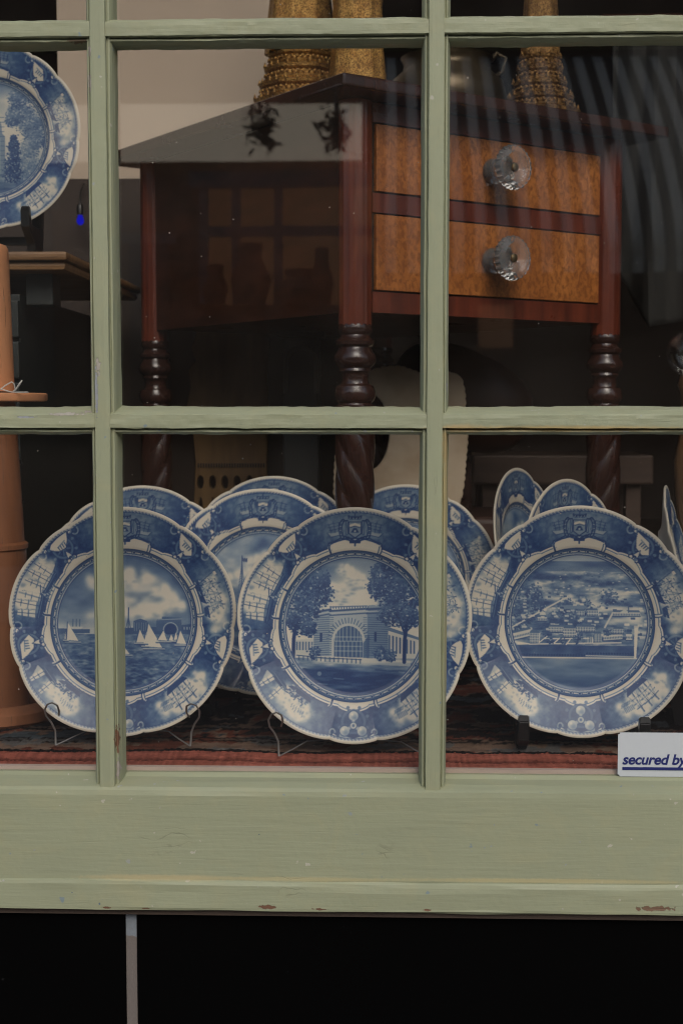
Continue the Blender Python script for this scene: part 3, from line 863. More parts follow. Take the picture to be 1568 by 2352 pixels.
    # crest
    cy = 0.835
    for sx in (-1, 1):
        arc = [(sx * (0.088 + 0.036 * math.cos(a)), cy - 0.02 + 0.078 * math.sin(a)) for a in np.linspace(-1.2, 1.2, 12)]
        p.line(arc, 0.030, 0.86); p.line(arc, 0.010, 0.45, 0.8)
        for k in range(1, 11, 2): p.line([arc[k] - np.array([0.006, 0]), arc[k] + np.array([0.006, 0])], 0.006, 0.12, 0.8)
        p.line([(sx * 0.070, cy - 0.06), (sx * 0.070, cy + 0.055)], 0.020, 0.72); p.line([(sx * 0.070, cy - 0.06), (sx * 0.070, cy + 0.055)], 0.006, 0.2)
        p.disc(sx * 0.075, cy + 0.070, 0.015, 0.35, 1, 0.022); p.line([(sx * 0.062, cy + 0.052), (sx * 0.088, cy + 0.052)], 0.010, 0.85)
        p.line([(0, cy - 0.118), (sx * 0.06, cy - 0.085)], 0.014, 0.85)
        p.line([(sx * 0.03, cy - 0.115), (sx * 0.105, cy - 0.095)], 0.012, 0.8)
    p.poly([(-0.058, cy + 0.045), (0.058, cy + 0.045), (0.058, cy - 0.055), (0, cy - 0.095), (-0.058, cy - 0.055)], 0.85)
    p.poly([(-0.050, cy + 0.038), (0.050, cy + 0.038), (0.050, cy - 0.050), (0, cy - 0.085), (-0.050, cy - 0.050)], 0.30)
    p.line([(-0.036, cy + 0.012), (0, cy + 0.022), (0.036, cy + 0.012)], 0.022, 0.05)
    p.line([(-0.04, cy - 0.004), (0, cy + 0.008), (0.04, cy - 0.004)], 0.006, 0.8)
    p.poly([(-0.034, cy - 0.045), (0.034, cy - 0.045), (0.012, cy - 0.008), (-0.012, cy - 0.008)], 0.80); p.disc(0, cy - 0.034, 0.010, 0.15)
    p.poly([(-0.052, cy + 0.062), (-0.060, cy + 0.096), (0.060, cy + 0.096), (0.052, cy + 0.062)], 0.88)
    for x in np.linspace(-0.04, 0.04, 4): p.line([(x - 0.006, cy + 0.066), (x, cy + 0.078), (x + 0.006, cy + 0.066)], 0.006, 0.25)
    p.line([(-0.045, cy + 0.092), (0.045, cy + 0.092)], 0.006, 0.4)
    p.line([(0, cy + 0.095), (0, cy + 0.136)], 0.008, 0.85)
    p.line([(-0.016, cy + 0.132), (-0.016, cy + 0.118), (0.016, cy + 0.118), (0.016, cy + 0.132)], 0.007, 0.85)
    p.poly([(-0.05, cy - 0.112), (0.05, cy - 0.112), (0.045, cy - 0.135), (-0.045, cy - 0.135)], 0.88)
    p.line([(0, cy - 0.13), (0, cy - 0.155)], 0.012, 0.8)
    # rope round the rim and the bare edge
    rel = RR / rim_radius(TH)
    ph = np.sin(np.radians(TH) * 200 + (rel - 0.945) * 300)
    p.k = np.where((rel > 0.957) & (rel < 0.975), 0.40 + 0.34 * ph, p.k)
    p.k = np.where((rel > 0.951) & (rel <= 0.957), 0.78, p.k)
    p.k = np.where((rel >= 0.975) & (rel < 0.978), 0.6, p.k)
    p.k = np.where(rel >= 0.978, 0.0, p.k)
    return p.k


def tree(p, x, y, pts, seed, lo=0.60, hi=0.95, r=0.030, n=60):
    r_ = random.Random(seed)
    for (cx, cy, rad) in pts:
        for k in range(n // 3):
            a, q = r_.uniform(0, 6.28), rad * 0.85 * math.sqrt(r_.random())
            p.blob(cx + q * math.cos(a), cy + q * math.sin(a), rad * 0.20, (lo + hi) / 2, 0.5)
    for (cx, cy, rad) in pts:
        for k in range(int(n * 2.6)):
            a, q = r_.uniform(0, 6.28), rad * (1.05 if k % 4 else 1.28) * math.sqrt(r_.random())
            xx, yy = cx + q * math.cos(a), cy + q * math.sin(a)
            v = lo + (hi - lo) * min(1, max(-0.3, 0.5 + (cy - yy) / rad * 0.45 + (xx - cx) / rad * 0.2 + r_.gauss(0, 0.25)))
            if r_.random() < 0.06: v = 0.12
            p.disc(xx, yy, r * r_.uniform(0.25, 0.65), max(0.1, v), 0.8, r * r_.uniform(0.2, 0.5))


def cloud(p, x, y, r, seed, v=0.02):
    r_ = random.Random(seed)
    for k in range(26):
        a, q = r_.uniform(0, 6.28), r * math.sqrt(r_.random())
        p.blob(x + q * 1.3 * math.cos(a), y + q * 0.7 * math.sin(a), r * r_.uniform(0.25, 0.5), v, 0.5)
    for k in range(8):
        p.blob(x + r_.gauss(0, r * 0.5), y - r * 0.45 + r_.gauss(0, r * 0.15), r * 0.3, 0.34, 0.35, r * 0.16)


def scene_sail():
    p = Print(); n = fbm(10, 22, 5, 40); n2 = fbm(40, 90, 3, 41)
    hz = -0.075
    p.k = np.clip(0.46 + 0.16 * GY - 0.36 * np.exp(-((GY - hz) / 0.10) ** 2) * (GX < 0.1) + (n - 0.5) * 0.30, 0.08, 0.8)
    for i, (x, y, r) in enumerate(((-0.16, 0.38, 0.13), (-0.04, 0.32, 0.12), (0.10, 0.40, 0.09), (0.22, 0.30, 0.12), (0.33, 0.24, 0.10), (0.39, 0.15, 0.10), (0.27, 0.12, 0.11), (-0.05, 0.17, 0.12), (0.10, 0.08, 0.10), (-0.12, 0.05, 0.14))): cloud(p, x, y, r, i)
    for (x, y) in ((0.16, 0.24), (0.05, 0.24), (0.28, 0.20)): p.blob(x, y, 0.07, 0.42, 0.6, 0.03)
    # far shore
    p.poly([(-0.58, hz), (-0.58, hz + 0.02), (-0.30, hz + 0.012), (-0.30, hz - 0.02), (-0.58, hz - 0.03)], 0.62)
    p.poly([(-0.1, hz + 0.02), (0.58, hz + 0.045), (0.58, hz - 0.04), (-0.1, hz - 0.05)], 0.68)
    p.poly([(0.08, hz + 0.01), (0.08, hz + 0.085), (0.14, hz + 0.105), (0.20, hz + 0.085), (0.20, hz - 0.01)], 0.66)
    for x in np.linspace(0.09, 0.19, 6): p.line([(x, hz), (x, hz + 0.07)], 0.006, 0.25, 0.8)
    p.poly([(0.28, hz), (0.28, hz + 0.10), (0.33, hz + 0.105), (0.33, hz + 0.125), (0.50, hz + 0.115), (0.50, hz - 0.02)], 0.62)
    p.disc(0.405, hz + 0.01, 0.055, 0.88); p.ring(0.405, hz + 0.01, 0.062, 0.008, 0.2)
    p.line([(0.28, hz + 0.095), (0.50, hz + 0.105)], 0.006, 0.2); p.poly([(0.50, hz), (0.50, hz + 0.05), (0.58, hz + 0.06), (0.58, hz - 0.02)], 0.7)
    for x in (0.52, 0.545, 0.57): p.poly([(x, hz + 0.01), (x + 0.01, hz + 0.01), (x + 0.01, hz + 0.035), (x, hz + 0.035)], 0.25)
    p.line([(0.035, hz), (0.035, hz + 0.20)], 0.009, 0.75); p.line([(0.01, hz), (0.035, hz + 0.12), (0.06, hz)], 0.006, 0.7)
    for x in (-0.45, -0.42, -0.39): p.line([(x, hz + 0.02), (x, hz + 0.10)], 0.005, 0.75)
    p.poly([(-0.47, hz + 0.035), (-0.36, hz + 0.035), (-0.375, hz + 0.012), (-0.455, hz + 0.012)], 0.12)
    # water
    wz = np.clip((hz - 0.03 - GY) / 0.5, 0, 1)
    wat = 0.46 + 0.22 * wz + (fbm(40, 130, 3, 44) - 0.5) * (0.5 + 0.8 * wz)
    p.k = np.where(GY < hz - 0.03, np.clip(wat, 0.25, 0.95), p.k)
    for tri in ([(-0.497, 0.0), (-0.396, -0.165), (-0.503, -0.155)], [(-0.508, -0.06), (-0.52, -0.145), (-0.505, -0.15)], [(0.208, -0.005), (0.335, -0.222), (0.18, -0.21)],
                [(0.20, -0.05), (0.19, -0.2), (0.165, -0.195)], [(0.135, -0.055), (0.19, -0.175), (0.105, -0.175)], [(0.34, -0.07), (0.377, -0.16), (0.29, -0.155)],
                [(0.41, -0.10), (0.437, -0.16), (0.385, -0.16)], [(0.45, -0.08), (0.47, -0.15), (0.43, -0.155)], [(0.49, -0.065), (0.545, -0.19), (0.455, -0.183)], [(-0.027, -0.18), (0.055, -0.278), (-0.035, -0.278)]):
        p.poly(tri, 0.02); b_ = np.array(tri)
        p.line([b_[0], b_[2]], 0.006, 0.8); x0, x1 = b_[:, 0].min() - 0.01, b_[:, 0].max() + 0.02
        p.line([(x0, b_[:, 1].min() - 0.008), (x1, b_[:, 1].min() - 0.010)], 0.009, 0.12); p.line([(x0, b_[:, 1].min() - 0.018), (x1, b_[:, 1].min() - 0.018)], 0.007, 0.85)
    return p.k


def scene_gate():
    p = Print()
    q = lambda x, y: ((x - 798) / 701.0, (950 - y) / 701.0)
    Q = lambda pts: [q(*a) for a in pts]
    n = fbm(9, 9, 5, 60)
    p.k = np.clip(0.06 + (n - 0.45) * 0.22 + 0.28 * np.clip((GY - 0.38) / 0.2, 0, 1) + 0.2 * np.clip((-0.02 - GX) / 0.2, 0, 1) * np.clip((GY - 0.2) / 0.2, 0, 1), 0.0, 0.6)
    for (x, y, r, v) in ((700, 590, 0.10, 0.30), (800, 570, 0.10, 0.30), (840, 720, 0.07, 0.34), (780, 745, 0.05, 0.38), (740, 800, 0.05, 0.36), (870, 660, 0.05, 0.28)):
        for k in range(5): p.blob(*q(x + random.gauss(0, 30), y + random.gauss(0, 12)), r * 0.5, v, 0.55, r * 0.22)
    cloud(p, *q(740, 610), 0.06, 4); cloud(p, *q(790, 660), 0.07, 5); cloud(p, *q(690, 720), 0.06, 6)
    # low building on the left, perspective wing on the right
    p.poly(Q([(445, 1035), (560, 1025), (560, 1120), (445, 1115)]), 0.12)
    for x in range(452, 556, 18): p.poly(Q([(x, 1045), (x + 9, 1045), (x + 9, 1095), (x, 1095)]), 0.55)
    p.poly(Q([(985, 960), (1180, 1020), (1180, 1160), (985, 1150)]), 0.10)
    p.poly(Q([(985, 950), (1180, 1015), (1180, 1030), (985, 972)]), 0.5)
    for k in range(8): x = 1000 + k * 21; p.poly(Q([(x, 1000 + k * 5), (x + 10, 1003 + k * 5), (x + 10, 1110), (x, 1110)]), 0.6)
    # gatehouse
    p.poly(Q([(555, 870), (650, 850), (650, 1135), (555, 1125)]), 0.28)
    p.poly(Q([(650, 865), (872, 855), (872, 1140), (650, 1135)]), 0.20)
    p.poly(Q([(872, 830), (995, 820), (1000, 1140), (872, 1145)]), 0.40)
    p.poly(Q([(880, 826), (985, 818), (985, 845), (880, 852)]), 0.3)
    for (x0, x1, y0, y1) in ((552, 655, 872, 852), (650, 875, 862, 846), (868, 1000, 850, 842)):
        p.line(Q([(x0, y0), (x1, y1)]), 0.016, 0.75); p.line(Q([(x0, y0 + 14), (x1, y1 + 14)]), 0.008, 0.15); p.line(Q([(x0, y0 + 26), (x1, y1 + 26)]), 0.010, 0.7)
    for k in range(14): x = 655 + k * 16; p.line(Q([(x, 836), (x, 846)]), 0.010, 0.5)
    p.line(Q([(650, 838), (872, 830)]), 0.008, 0.6)
    for y in range(900, 1125, 13):
        p.line(Q([(558, y + 4), (648, y - 2)]), 0.0045, 0.78, 0.8); p.line(Q([(878, y), (995, y + 3)]), 0.0045, 0.85, 0.8)
        if y < 1140: p.line(Q([(652, y), (672, y)]), 0.0045, 0.7, 0.8); p.line(Q([(850, y), (870, y)]), 0.0045, 0.75, 0.8)
    c = (762, 1040)
    for a in np.linspace(0.1, 3.04, 19):
        p.line(Q([(c[0] + 98 * math.cos(a), c[1] - 106 * math.sin(a)), (c[0] + 128 * math.cos(a), c[1] - 138 * math.sin(a))]), 0.006, 0.75, 0.8)
    arch = [(c[0] + 100 * math.cos(a), c[1] - 106 * math.sin(a)) for a in np.linspace(0, math.pi, 22)] + [(662, 1138), (862, 1138)]
    p.poly(Q(arch), 0.14); arch2 = [(c[0] + 84 * math.cos(a), c[1] - 90 * math.sin(a)) for a in np.linspace(0, math.pi, 22)] + [(678, 1136), (846, 1136)]
    p.poly(Q(arch2), 0.62)
    for a in np.linspace(0.3, 2.8, 10):
        p.line(Q([(c[0] + 84 * math.cos(a), c[1] - 90 * math.sin(a)), (c[0] + 84 * math.cos(a) * 1.0, 1040)]), 0.007, 0.12, 0.75)
    for x in range(690, 840, 24): p.line(Q([(x, 1040), (x, 1130)]), 0.007, 0.15, 0.8)
    for y in (1015, 1040, 1070, 1098): p.line(Q([(682, y), (842, y)]), 0.007, 0.12, 0.8)
    p.poly(Q([(850, 1050), (885, 1000), (885, 1140), (850, 1140)]), 0.75, 0.6)
    for (x, y) in ((600, 990), (922, 985)): p.poly(Q([(x - 7, y), (x + 7, y), (x + 7, y + 55), (x - 7, y + 55)]), 0.85)
    # ground
    g = GY < q(0, 1140)[1]
    gr = 0.30 + 0.55 * np.clip((q(0, 1165)[1] - GY) / 0.12, 0, 1) + (fbm(9, 60, 4, 66) - 0.5) * 1.0
    p.k = np.where(g, np.clip(gr, 0.06, 0.92), p.k)
    p.line(Q([(455, 1128), (860, 1142), (1130, 1160)]), 0.012, 0.08)
    p.poly(Q([(600, 1150), (900, 1145), (1130, 1165), (1130, 1185), (700, 1172)]), 0.12, 0.7)
    p.line(Q([(455, 1125), (620, 1140), (840, 1148)]), 0.006, 0.85)
    for x in range(470, 850, 26): p.line(Q([(x, 1128 + (x - 470) * 0.05), (x, 1152 + (x - 470) * 0.05)]), 0.006, 0.85)
    tree(p, 0, 0, [(q(560, 1110)[0], q(0, 1110)[1], 0.05), (q(950, 1110)[0], q(0, 1110)[1], 0.06), (q(1010, 1125)[0], q(0, 1125)[1], 0.05)], 5, 0.6, 0.95, 0.018, 30)
    # trees
    for (tx, pts, sd) in ((435, [(470, 720, 0.13), (550, 690, 0.12), (600, 760, 0.09), (450, 830, 0.11), (520, 850, 0.10), (480, 940, 0.09), (530, 970, 0.06), (600, 690, 0.07), (430, 920, 0.06)], 7),
                          (1093, [(960, 640, 0.10), (1050, 690, 0.14), (1000, 760, 0.12), (1100, 780, 0.12), (930, 720, 0.08), (1080, 880, 0.10), (1000, 880, 0.08), (1130, 900, 0.08), (980, 590, 0.04)], 8)):
        p.line(Q([(tx, 1160), (tx + 2, 1030), (tx + 15, 930), (tx + 40, 800)]), 0.030, 0.94)
        p.line(Q([(tx + 5, 1000), (tx - 40, 880)]), 0.016, 0.92); p.line(Q([(tx + 8, 960), (tx + 70, 860)]), 0.014, 0.9); p.line(Q([(tx + 5, 990), (tx + 60, 930)]), 0.012, 0.9)
        tree(p, 0, 0, [(*q(a, b), r) for a, b, r in pts], sd, 0.55, 0.98, 0.020, 95)
        p.line(Q([(tx, 1160), (tx + 2, 1030), (tx + 12, 950)]), 0.026, 0.95)
    p.line(Q([(500, 1215), (590, 1232)]), 0.040, 0.80); p.disc(*q(592, 1233), 0.020, 0.4)
    for k in range(16):
        x, y = random.uniform(500, 1100), random.uniform(1195, 1330)
        p.line(Q([(x, y), (x + random.uniform(40, 120), y + random.uniform(-4, 6))]), 0.010, random.choice((0.92, 0.92, 0.25)), 0.6)
    return p.k


def scene_aerial():
    p = Print()
    q = lambda x, y: ((x - 901) / 728.0, (1039 - y) / 728.0)
    Q = lambda pts: [q(*a) for a in pts]
    n = fbm(7, 34, 5, 80); n2 = fbm(26, 60, 4, 81)
    p.k = np.clip(0.46 + (n - 0.5) * 1.1 + (n2 - 0.5) * 0.7, 0.03, 0.85)
    top = GY > q(0, 655)[1]
    p.k = np.where(top, 0.10 + 0.2 * n, p.k)
    p.k = np.where((GY < q(0, 655)[1]) & (GY > q(0, 720)[1]), np.clip(0.55 + (n - 0.5) * 0.5, 0.3, 0.8), p.k)
    rr_ = random.Random(12)
    for (x, y, r) in ((520, 890, 0.05), (720, 885, 0.06), (850, 900, 0.07), (1000, 925, 0.09), (1090, 950, 0.08), (1230, 950, 0.10), (1160, 860, 0.05), (900, 800, 0.04), (1250, 1010, 0.10), (1180, 1030, 0.10), (1290, 1110, 0.09)):
        for k in range(7): p.blob(*q(x + rr_.gauss(0, 30), y + rr_.gauss(0, 8)), r * 0.6, 0.06, 0.6, r * 0.22)
    for (x, y, r) in ((560, 870, 0.09), (620, 850, 0.07), (500, 950, 0.08), (560, 1000, 0.09), (640, 930, 0.07), (840, 990, 0.10), (760, 1030, 0.09), (930, 940, 0.07), (1090, 880, 0.07), (500, 1080, 0.05), (820, 935, 0.07)):
        tree(p, 0, 0, [(*q(x, y), r)], int(x + y), 0.6, 0.9, 0.018, 34)
    p.line(Q([(455, 1090), (640, 985), (830, 880)]), 0.014, 0.08); p.line(Q([(1060, 1070), (1110, 980)]), 0.016, 0.1)
    p.poly(Q([(790, 935), (930, 925), (960, 955), (760, 960)]), 0.4)

    for k in range(170):
        x, y = rr_.uniform(440, 1340), 700 + 450 * rr_.random() ** 0.8
        w_ = 4 + (y - 700) * 0.03
        p.poly(Q([(x, y), (x + w_ * 2, y), (x + w_ * 2, y - w_), (x, y - w_)]), rr_.choice((0.05, 0.05, 0.8)), 0.8)

    def block(x0, y0, x1, y1, rows=2, sk=0):
        p.poly(Q([(x0, y0), (x1, y0 - sk), (x1, y1 - sk), (x0, y1)]), 0.10)
        p.poly(Q([(x0, y0), (x1, y0 - sk), (x1 - 8, y0 - sk - 14), (x0 + 8, y0 - 14)]), 0.55)
        for r_ in range(rows):
            yy = y0 + (y1 - y0) * (r_ + 0.55) / rows
            for x in np.arange(x0 + 4, x1 - 3, 10): p.line(Q([(x, yy - 4 - sk * (x - x0) / max(1, x1 - x0)), (x, yy + 4 - sk * (x - x0) / max(1, x1 - x0))]), 0.007, 0.62)
        p.line(Q([(x0, y1), (x1, y1 - sk)]), 0.007, 0.85)
    block(480, 1115, 600, 1160, 1, 30); block(590, 1110, 655, 1175, 4); block(710, 1070, 870, 1105, 2); block(880, 1068, 1000, 1100, 2); block(800, 1080, 880, 1135, 3)
    block(940, 1130, 985, 1175, 4); block(990, 1110, 1040, 1165, 4); block(1050, 1120, 1170, 1155, 1, 10); block(1110, 1080, 1180, 1110, 2); block(1190, 1110, 1230, 1150, 1)
    block(885, 970, 935, 1000, 2); block(950, 965, 1020, 1000, 2); block(1110, 975, 1280, 1000, 1); block(640, 1010, 700, 1035, 1)
    p.disc(*q(674, 992), 0.028, 0.10); p.line(Q([(674, 992), (674, 960)]), 0.006, 0.1); p.line(Q([(655, 1000), (693, 1000)]), 0.008, 0.6)
    p.poly(Q([(1155, 975), (1185, 955), (1215, 975)]), 0.12); p.line(Q([(1208, 935), (1208, 975)]), 0.008, 0.7)
    for (a, b) in (((700, 1130), (650, 1170)), ((780, 1140), (740, 1175)), ((850, 1140), (820, 1180)), ((590, 1180), (1160, 1165)), ((480, 1165), (590, 1178)), ((690, 1145), (960, 1140))): p.line(Q([a, b]), 0.011, 0.06)
    for (x, y, r) in ((720, 1155, 0.03), (800, 1155, 0.03), (880, 1155, 0.035), (900, 1125, 0.03), (690, 1110, 0.03), (1080, 1100, 0.03)): tree(p, 0, 0, [(*q(x, y), r)], int(x), 0.6, 0.9, 0.014, 14)
    # dark water-side lawn, pier and river
    y0, y1 = q(0, 1185)[1], q(0, 1258)[1]
    p.k = np.where((GY < y0) & (GY > y1) & (GX < q(1240, 0)[0]), np.clip(0.70 + (fbm(20, 40, 3, 90) - 0.5) * 0.4, 0.4, 0.9), p.k)
    for x in range(490, 1230, 17): p.disc(*q(x, 1246 - (x > 940) * 12), 0.010, 0.88)
    riv = np.clip(0.44 + (fbm(5, 30, 4, 91) - 0.5) * 0.5 + 0.26 * np.clip((y1 - GY) / 0.35, 0, 1), 0.25, 0.85)
    p.k = np.where(GY <= y1, riv, p.k)
    p.line(Q([(470, 1262), (1260, 1262)]), 0.010, 0.05); p.line(Q([(940, 1248), (1250, 1252)]), 0.008, 0.08)
    p.poly(Q([(1243, 1072), (1268, 1068), (1252, 1262), (1238, 1262)]), 0.06)
    p.line(Q([(1270, 1125), (1330, 1128)]), 0.010, 0.1); p.poly(Q([(1275, 1140), (1320, 1140), (1315, 1240), (1262, 1240)]), 0.35, 0.6)
    return p.k


def scene_garden():
    p = Print(); n = fbm(8, 8, 5, 101)
    p.k = np.clip(0.12 + (n - 0.5) * 0.3 + 0.35 * np.clip((GY - 0.4) / 0.2, 0, 1), 0, 0.6)
    p.poly([(-0.20, -0.40), (-0.20, 0.05), (-0.14, 0.08), (-0.12, 0.20), (-0.04, 0.27), (0.0, 0.28), (0.06, 0.25), (0.12, 0.15), (0.13, 0.05), (0.16, 0.02), (0.16, -0.40)], 0.34)
    for y in np.arange(-0.38, 0.24, 0.05): p.line([(-0.19, y), (0.15, y)], 0.008, 0.55, 0.7)
    for x in (-0.12, -0.04, 0.04, 0.10): p.line([(x, -0.38), (x, 0.0)], 0.012, 0.15)
    g = GY < -0.36
    p.k = np.where(g, np.clip(0.3 + (fbm(8, 40, 4, 104) - 0.4) * 0.9, 0.05, 0.9), p.k)
    tree(p, 0, 0, [(0.34, 0.30, 0.14), (0.44, 0.12, 0.13), (0.30, 0.42, 0.10), (0.50, -0.02, 0.10), (0.24, 0.20, 0.07)], 2, 0.35, 0.75, 0.020, 120)
    tree(p, 0, 0, [(0.42, -0.10, 0.10), (0.36, -0.24, 0.12), (0.46, -0.30, 0.10), (0.34, -0.38, 0.10)], 3, 0.25, 0.6, 0.018, 100)
    tree(p, 0, 0, [(0.25, 0.0, 0.03), (0.25, -0.08, 0.06), (0.25, -0.18, 0.07), (0.24, -0.28, 0.08), (0.24, -0.38, 0.09)], 4, 0.65, 0.95, 0.018, 80)
    tree(p, 0, 0, [(-0.40, 0.1, 0.15), (-0.40, -0.15, 0.15)], 6, 0.4, 0.8, 0.02, 120)
    return p.k


def scene_mast():
    p = Print(); n = fbm(6, 9, 5, 120)
    p.k = np.clip(0.42 + (n - 0.5) * 0.9, 0.05, 0.7)
    for i, (x, y) in enumerate(((-0.05, 0.30), (0.12, 0.35), (0.0, 0.2), (-0.25, 0.15))): cloud(p, x, y, 0.10, 50 + i)
    p.line([(-0.20, -0.2), (-0.20, 0.36)], 0.010, 0.8); p.line([(-0.24, -0.1), (-0.20, 0.3), (-0.16, -0.1)], 0.006, 0.7)
    p.poly([(-0.20, 0.34), (-0.15, 0.335), (-0.15, 0.30), (-0.20, 0.305)], 0.8)
    p.k = np.where(GY < -0.15, np.clip(0.6 + (fbm(20, 70, 3, 121) - 0.5) * 0.7, 0.3, 0.9), p.k)
    return p.k


RIM = paint_rim()


def finish(scene):
    k = np.where(RR < 0.582, scene, RIM)
    k = np.where(np.abs(RR - 0.582) < 0.004, 0.7, k)
    k = np.clip((k - 0.06) * 1.12, 0, 1)
    k = np.clip(k * (1 + (rng.random(k.shape) - 0.5) * 0.10), 0, 0.97)
    kk = k.copy()                                # light blur so that vertices sample a clean picture
    for ax in (0, 1): kk = (np.roll(kk, 1, ax) + 2 * kk + np.roll(kk, -1, ax)) / 4
    return kk


PRINTS = {'sail': finish(scene_sail()), 'gate': finish(scene_gate()), 'aerial': finish(scene_aerial()), 'garden': finish(scene_garden()), 'mast': finish(scene_mast())}

C_CREAM = np.array([0.62, 0.565, 0.465]); C_INK = np.array([0.0115, 0.038, 0.136])


def sample(img, x, y):
    fx = np.clip((x + 1) / 2 * NP - 0.5, 0, NP - 1.001); fy = np.clip((1 - y) / 2 * NP - 0.5, 0, NP - 1.001)
    i, j = fx.astype(int), fy.astype(int); tx, ty = fx - i, fy - j
    return (img[j, i] * (1 - tx) + img[j, i + 1] * tx) * (1 - ty) + (img[j + 1, i] * (1 - tx) + img[j + 1, i + 1] * tx) * ty


PR = 0.1365


def plate_mesh(key, na, nr):
    """x right, z up, face toward -y; well, verge, rim with lobed edge, foot ring behind"""
    a = np.arange(na) / na * 360.0
    rr = np.r_[np.linspace(0.002, 0.965, nr), 0.978, 0.990, 0.998, 1.0, 0.996, 0.985, 0.95, 0.86, 0.72, 0.64, 0.60, 0.59, 0.56, 0.55, 0.30, 0.002]
    nf = nr + 4
    T = np.interp

    def depth(r): return T(r, [0, 0.56, 0.60, 0.66, 0.72, 0.96, 0.985, 1.0], [0.0, 0.0, 0.0010, 0.0058, 0.0078, 0.0150, 0.0163, 0.0155])
    back = np.array([0.0135, 0.0125, 0.0110, 0.0080, 0.0035, 0.0000, -0.0035, -0.0060, -0.0060, -0.0040, -0.0035, -0.0035])
    yy = np.r_[depth(rr[:nf]), back[:len(rr) - nf]]
    lob = rim_radius(a)
    A, RRr = np.meshgrid(np.radians(a), rr)
    wgt = np.clip((RRr - 0.70) / 0.26, 0, 1) ** 1.5
    sc = 1 + (lob[None, :] - 1) * wgt
    X = RRr * sc * np.sin(A); Z = RRr * sc * np.cos(A)
    Y = -np.repeat(yy[:, None], na, 1) - 0.0014 * wgt * (lob[None, :] - 0.985) / 0.015 * (RRr > 0.7)
    V = np.stack([X * PR, Y, Z * PR], -1).reshape(-1, 3)
    m = len(rr)
    i = np.arange(m - 1)[:, None] * na; k = np.arange(na)[None, :]; k2 = (k + 1) % na
    F = np.stack([i + k, i + k2, i + na + k2, i + na + k], -1).reshape(-1, 4)
    me = bpy.data.meshes.new('plate')
    me.vertices.add(len(V)); me.vertices.foreach_set('co', V.ravel())
    me.loops.add(F.size); me.loops.foreach_set('vertex_index', F.ravel())
    me.polygons.add(len(F)); me.polygons.foreach_set('loop_start', np.arange(0, F.size, 4)); me.polygons.foreach_set('loop_total', np.full(len(F), 4))
    me.update(); me.validate()
    kk = sample(PRINTS[key], (X).ravel(), (Z).ravel())
    idx = np.repeat(np.arange(m), na)
    kk = np.where(idx >= nr, 0.0, kk)
    c = C_CREAM[None, :] ** (1 - kk[:, None]) * C_INK[None, :] ** kk[:, None]
    at_ = me.color_attributes.new('print', 'FLOAT_COLOR', 'POINT')
    at_.data.foreach_set('color', np.c_[c, np.ones(len(c))].astype(np.float32).ravel())
    me.polygons.foreach_set('use_smooth', np.ones(len(F), bool))
    return me


t = NT('transfer_printed_earthenware')
ca = t.n('Attribute', attribute_name='print').outputs['Color']
p_ = t.pos()
m_plate = t.bsdf(t.mix(t.math('MULTIPLY', t.noise(p_, 40, 3), 0.18), ca, (0.45, 0.40, 0.30), 'MULTIPLY'), 0.45, t.bump(t.noise(p_, 60, 2), 0.06, 0.0006), Coat_Weight=0.18, Coat_Roughness=0.05, Specular_IOR_Level=0.3)


def place_plate(key, na, nr, px, py, Y, lean, yaw, label, group, roll=0.0, me=None):
    o = bpy.data.objects.new('plate', me or plate_mesh(key, na, nr)); COL.objects.link(o)
    if not o.data.materials: o.data.materials.append(m_plate)
    o.matrix_world = Matrix.Translation(at(px, py, Y)) @ Matrix.Rotation(R(yaw), 4, 'Z') @ Matrix.Rotation(R(-lean), 4, 'X') @ Matrix.Rotation(R(roll), 4, 'Y')
    return tag(o, label, 'plate', group)


G1, G2 = 'blue printed plates along the glass', 'blue printed plates standing behind the front row'
HA, HR = 720, 176
plateA = place_plate('sail', HA, HR, 286, 1429, 0.172, 11, 1, 'blue and white plate printed with small sailing boats on water', G1)
plateB = place_plate('gate', HA, HR, 814, 1438, 0.132, 11, -1, 'blue and white plate printed with an arched gatehouse between two trees', G1)
plateC = place_plate('aerial', HA, HR, 1329, 1429, 0.170, 11, -2, 'blue and white plate printed with a town and pier seen from the air', G1)
plateD = place_plate('garden', 600, 150, -22, 318, 0.56, 3, 0, 'blue plate printed with a domed building and trees, cut off beside upper left pane', 'blue printed plates along the glass')
LA, LR = 420, 96
plow = place_plate('mast', LA, LR, 326, 1341, 0.45, 15, 2, 'blue plate half hidden behind the plate with sailing boats', G2)
ml = plow.data
plateF = place_plate('mast', LA, LR, 602, 1362, 0.345, 15, 0, 'blue plate showing a flag mast and clouds between the two left front plates', G2, me=ml)
plateG = place_plate('mast', LA, LR, 628, 1306, 0.575, 15, 0, 'dim blue plate just left of the twisted leg, farthest back of the left group', G2, me=ml)
plateH = place_plate('mast', LA, LR, 930, 1326, 0.575, 15, -2, 'blue plate behind the gatehouse plate, right of the twisted leg and below the scalloped board', G2, me=ml)
plateI = place_plate('mast', LA, LR, 1206, 1290, 0.56, 14, 63, 'blue plate turned steeply sideways, tallest behind the aerial view plate', G2, me=ml)
plateJ = place_plate('mast', LA, LR, 1312, 1340, 0.36, 12, 52, 'blue plate turned half sideways directly behind the crest of the aerial view plate', G2, me=ml)
plateK = place_plate('mast', LA, LR, 1554, 1356, 0.34, 14, 76, 'blue plate seen almost edge on at the far right', G2, me=ml)


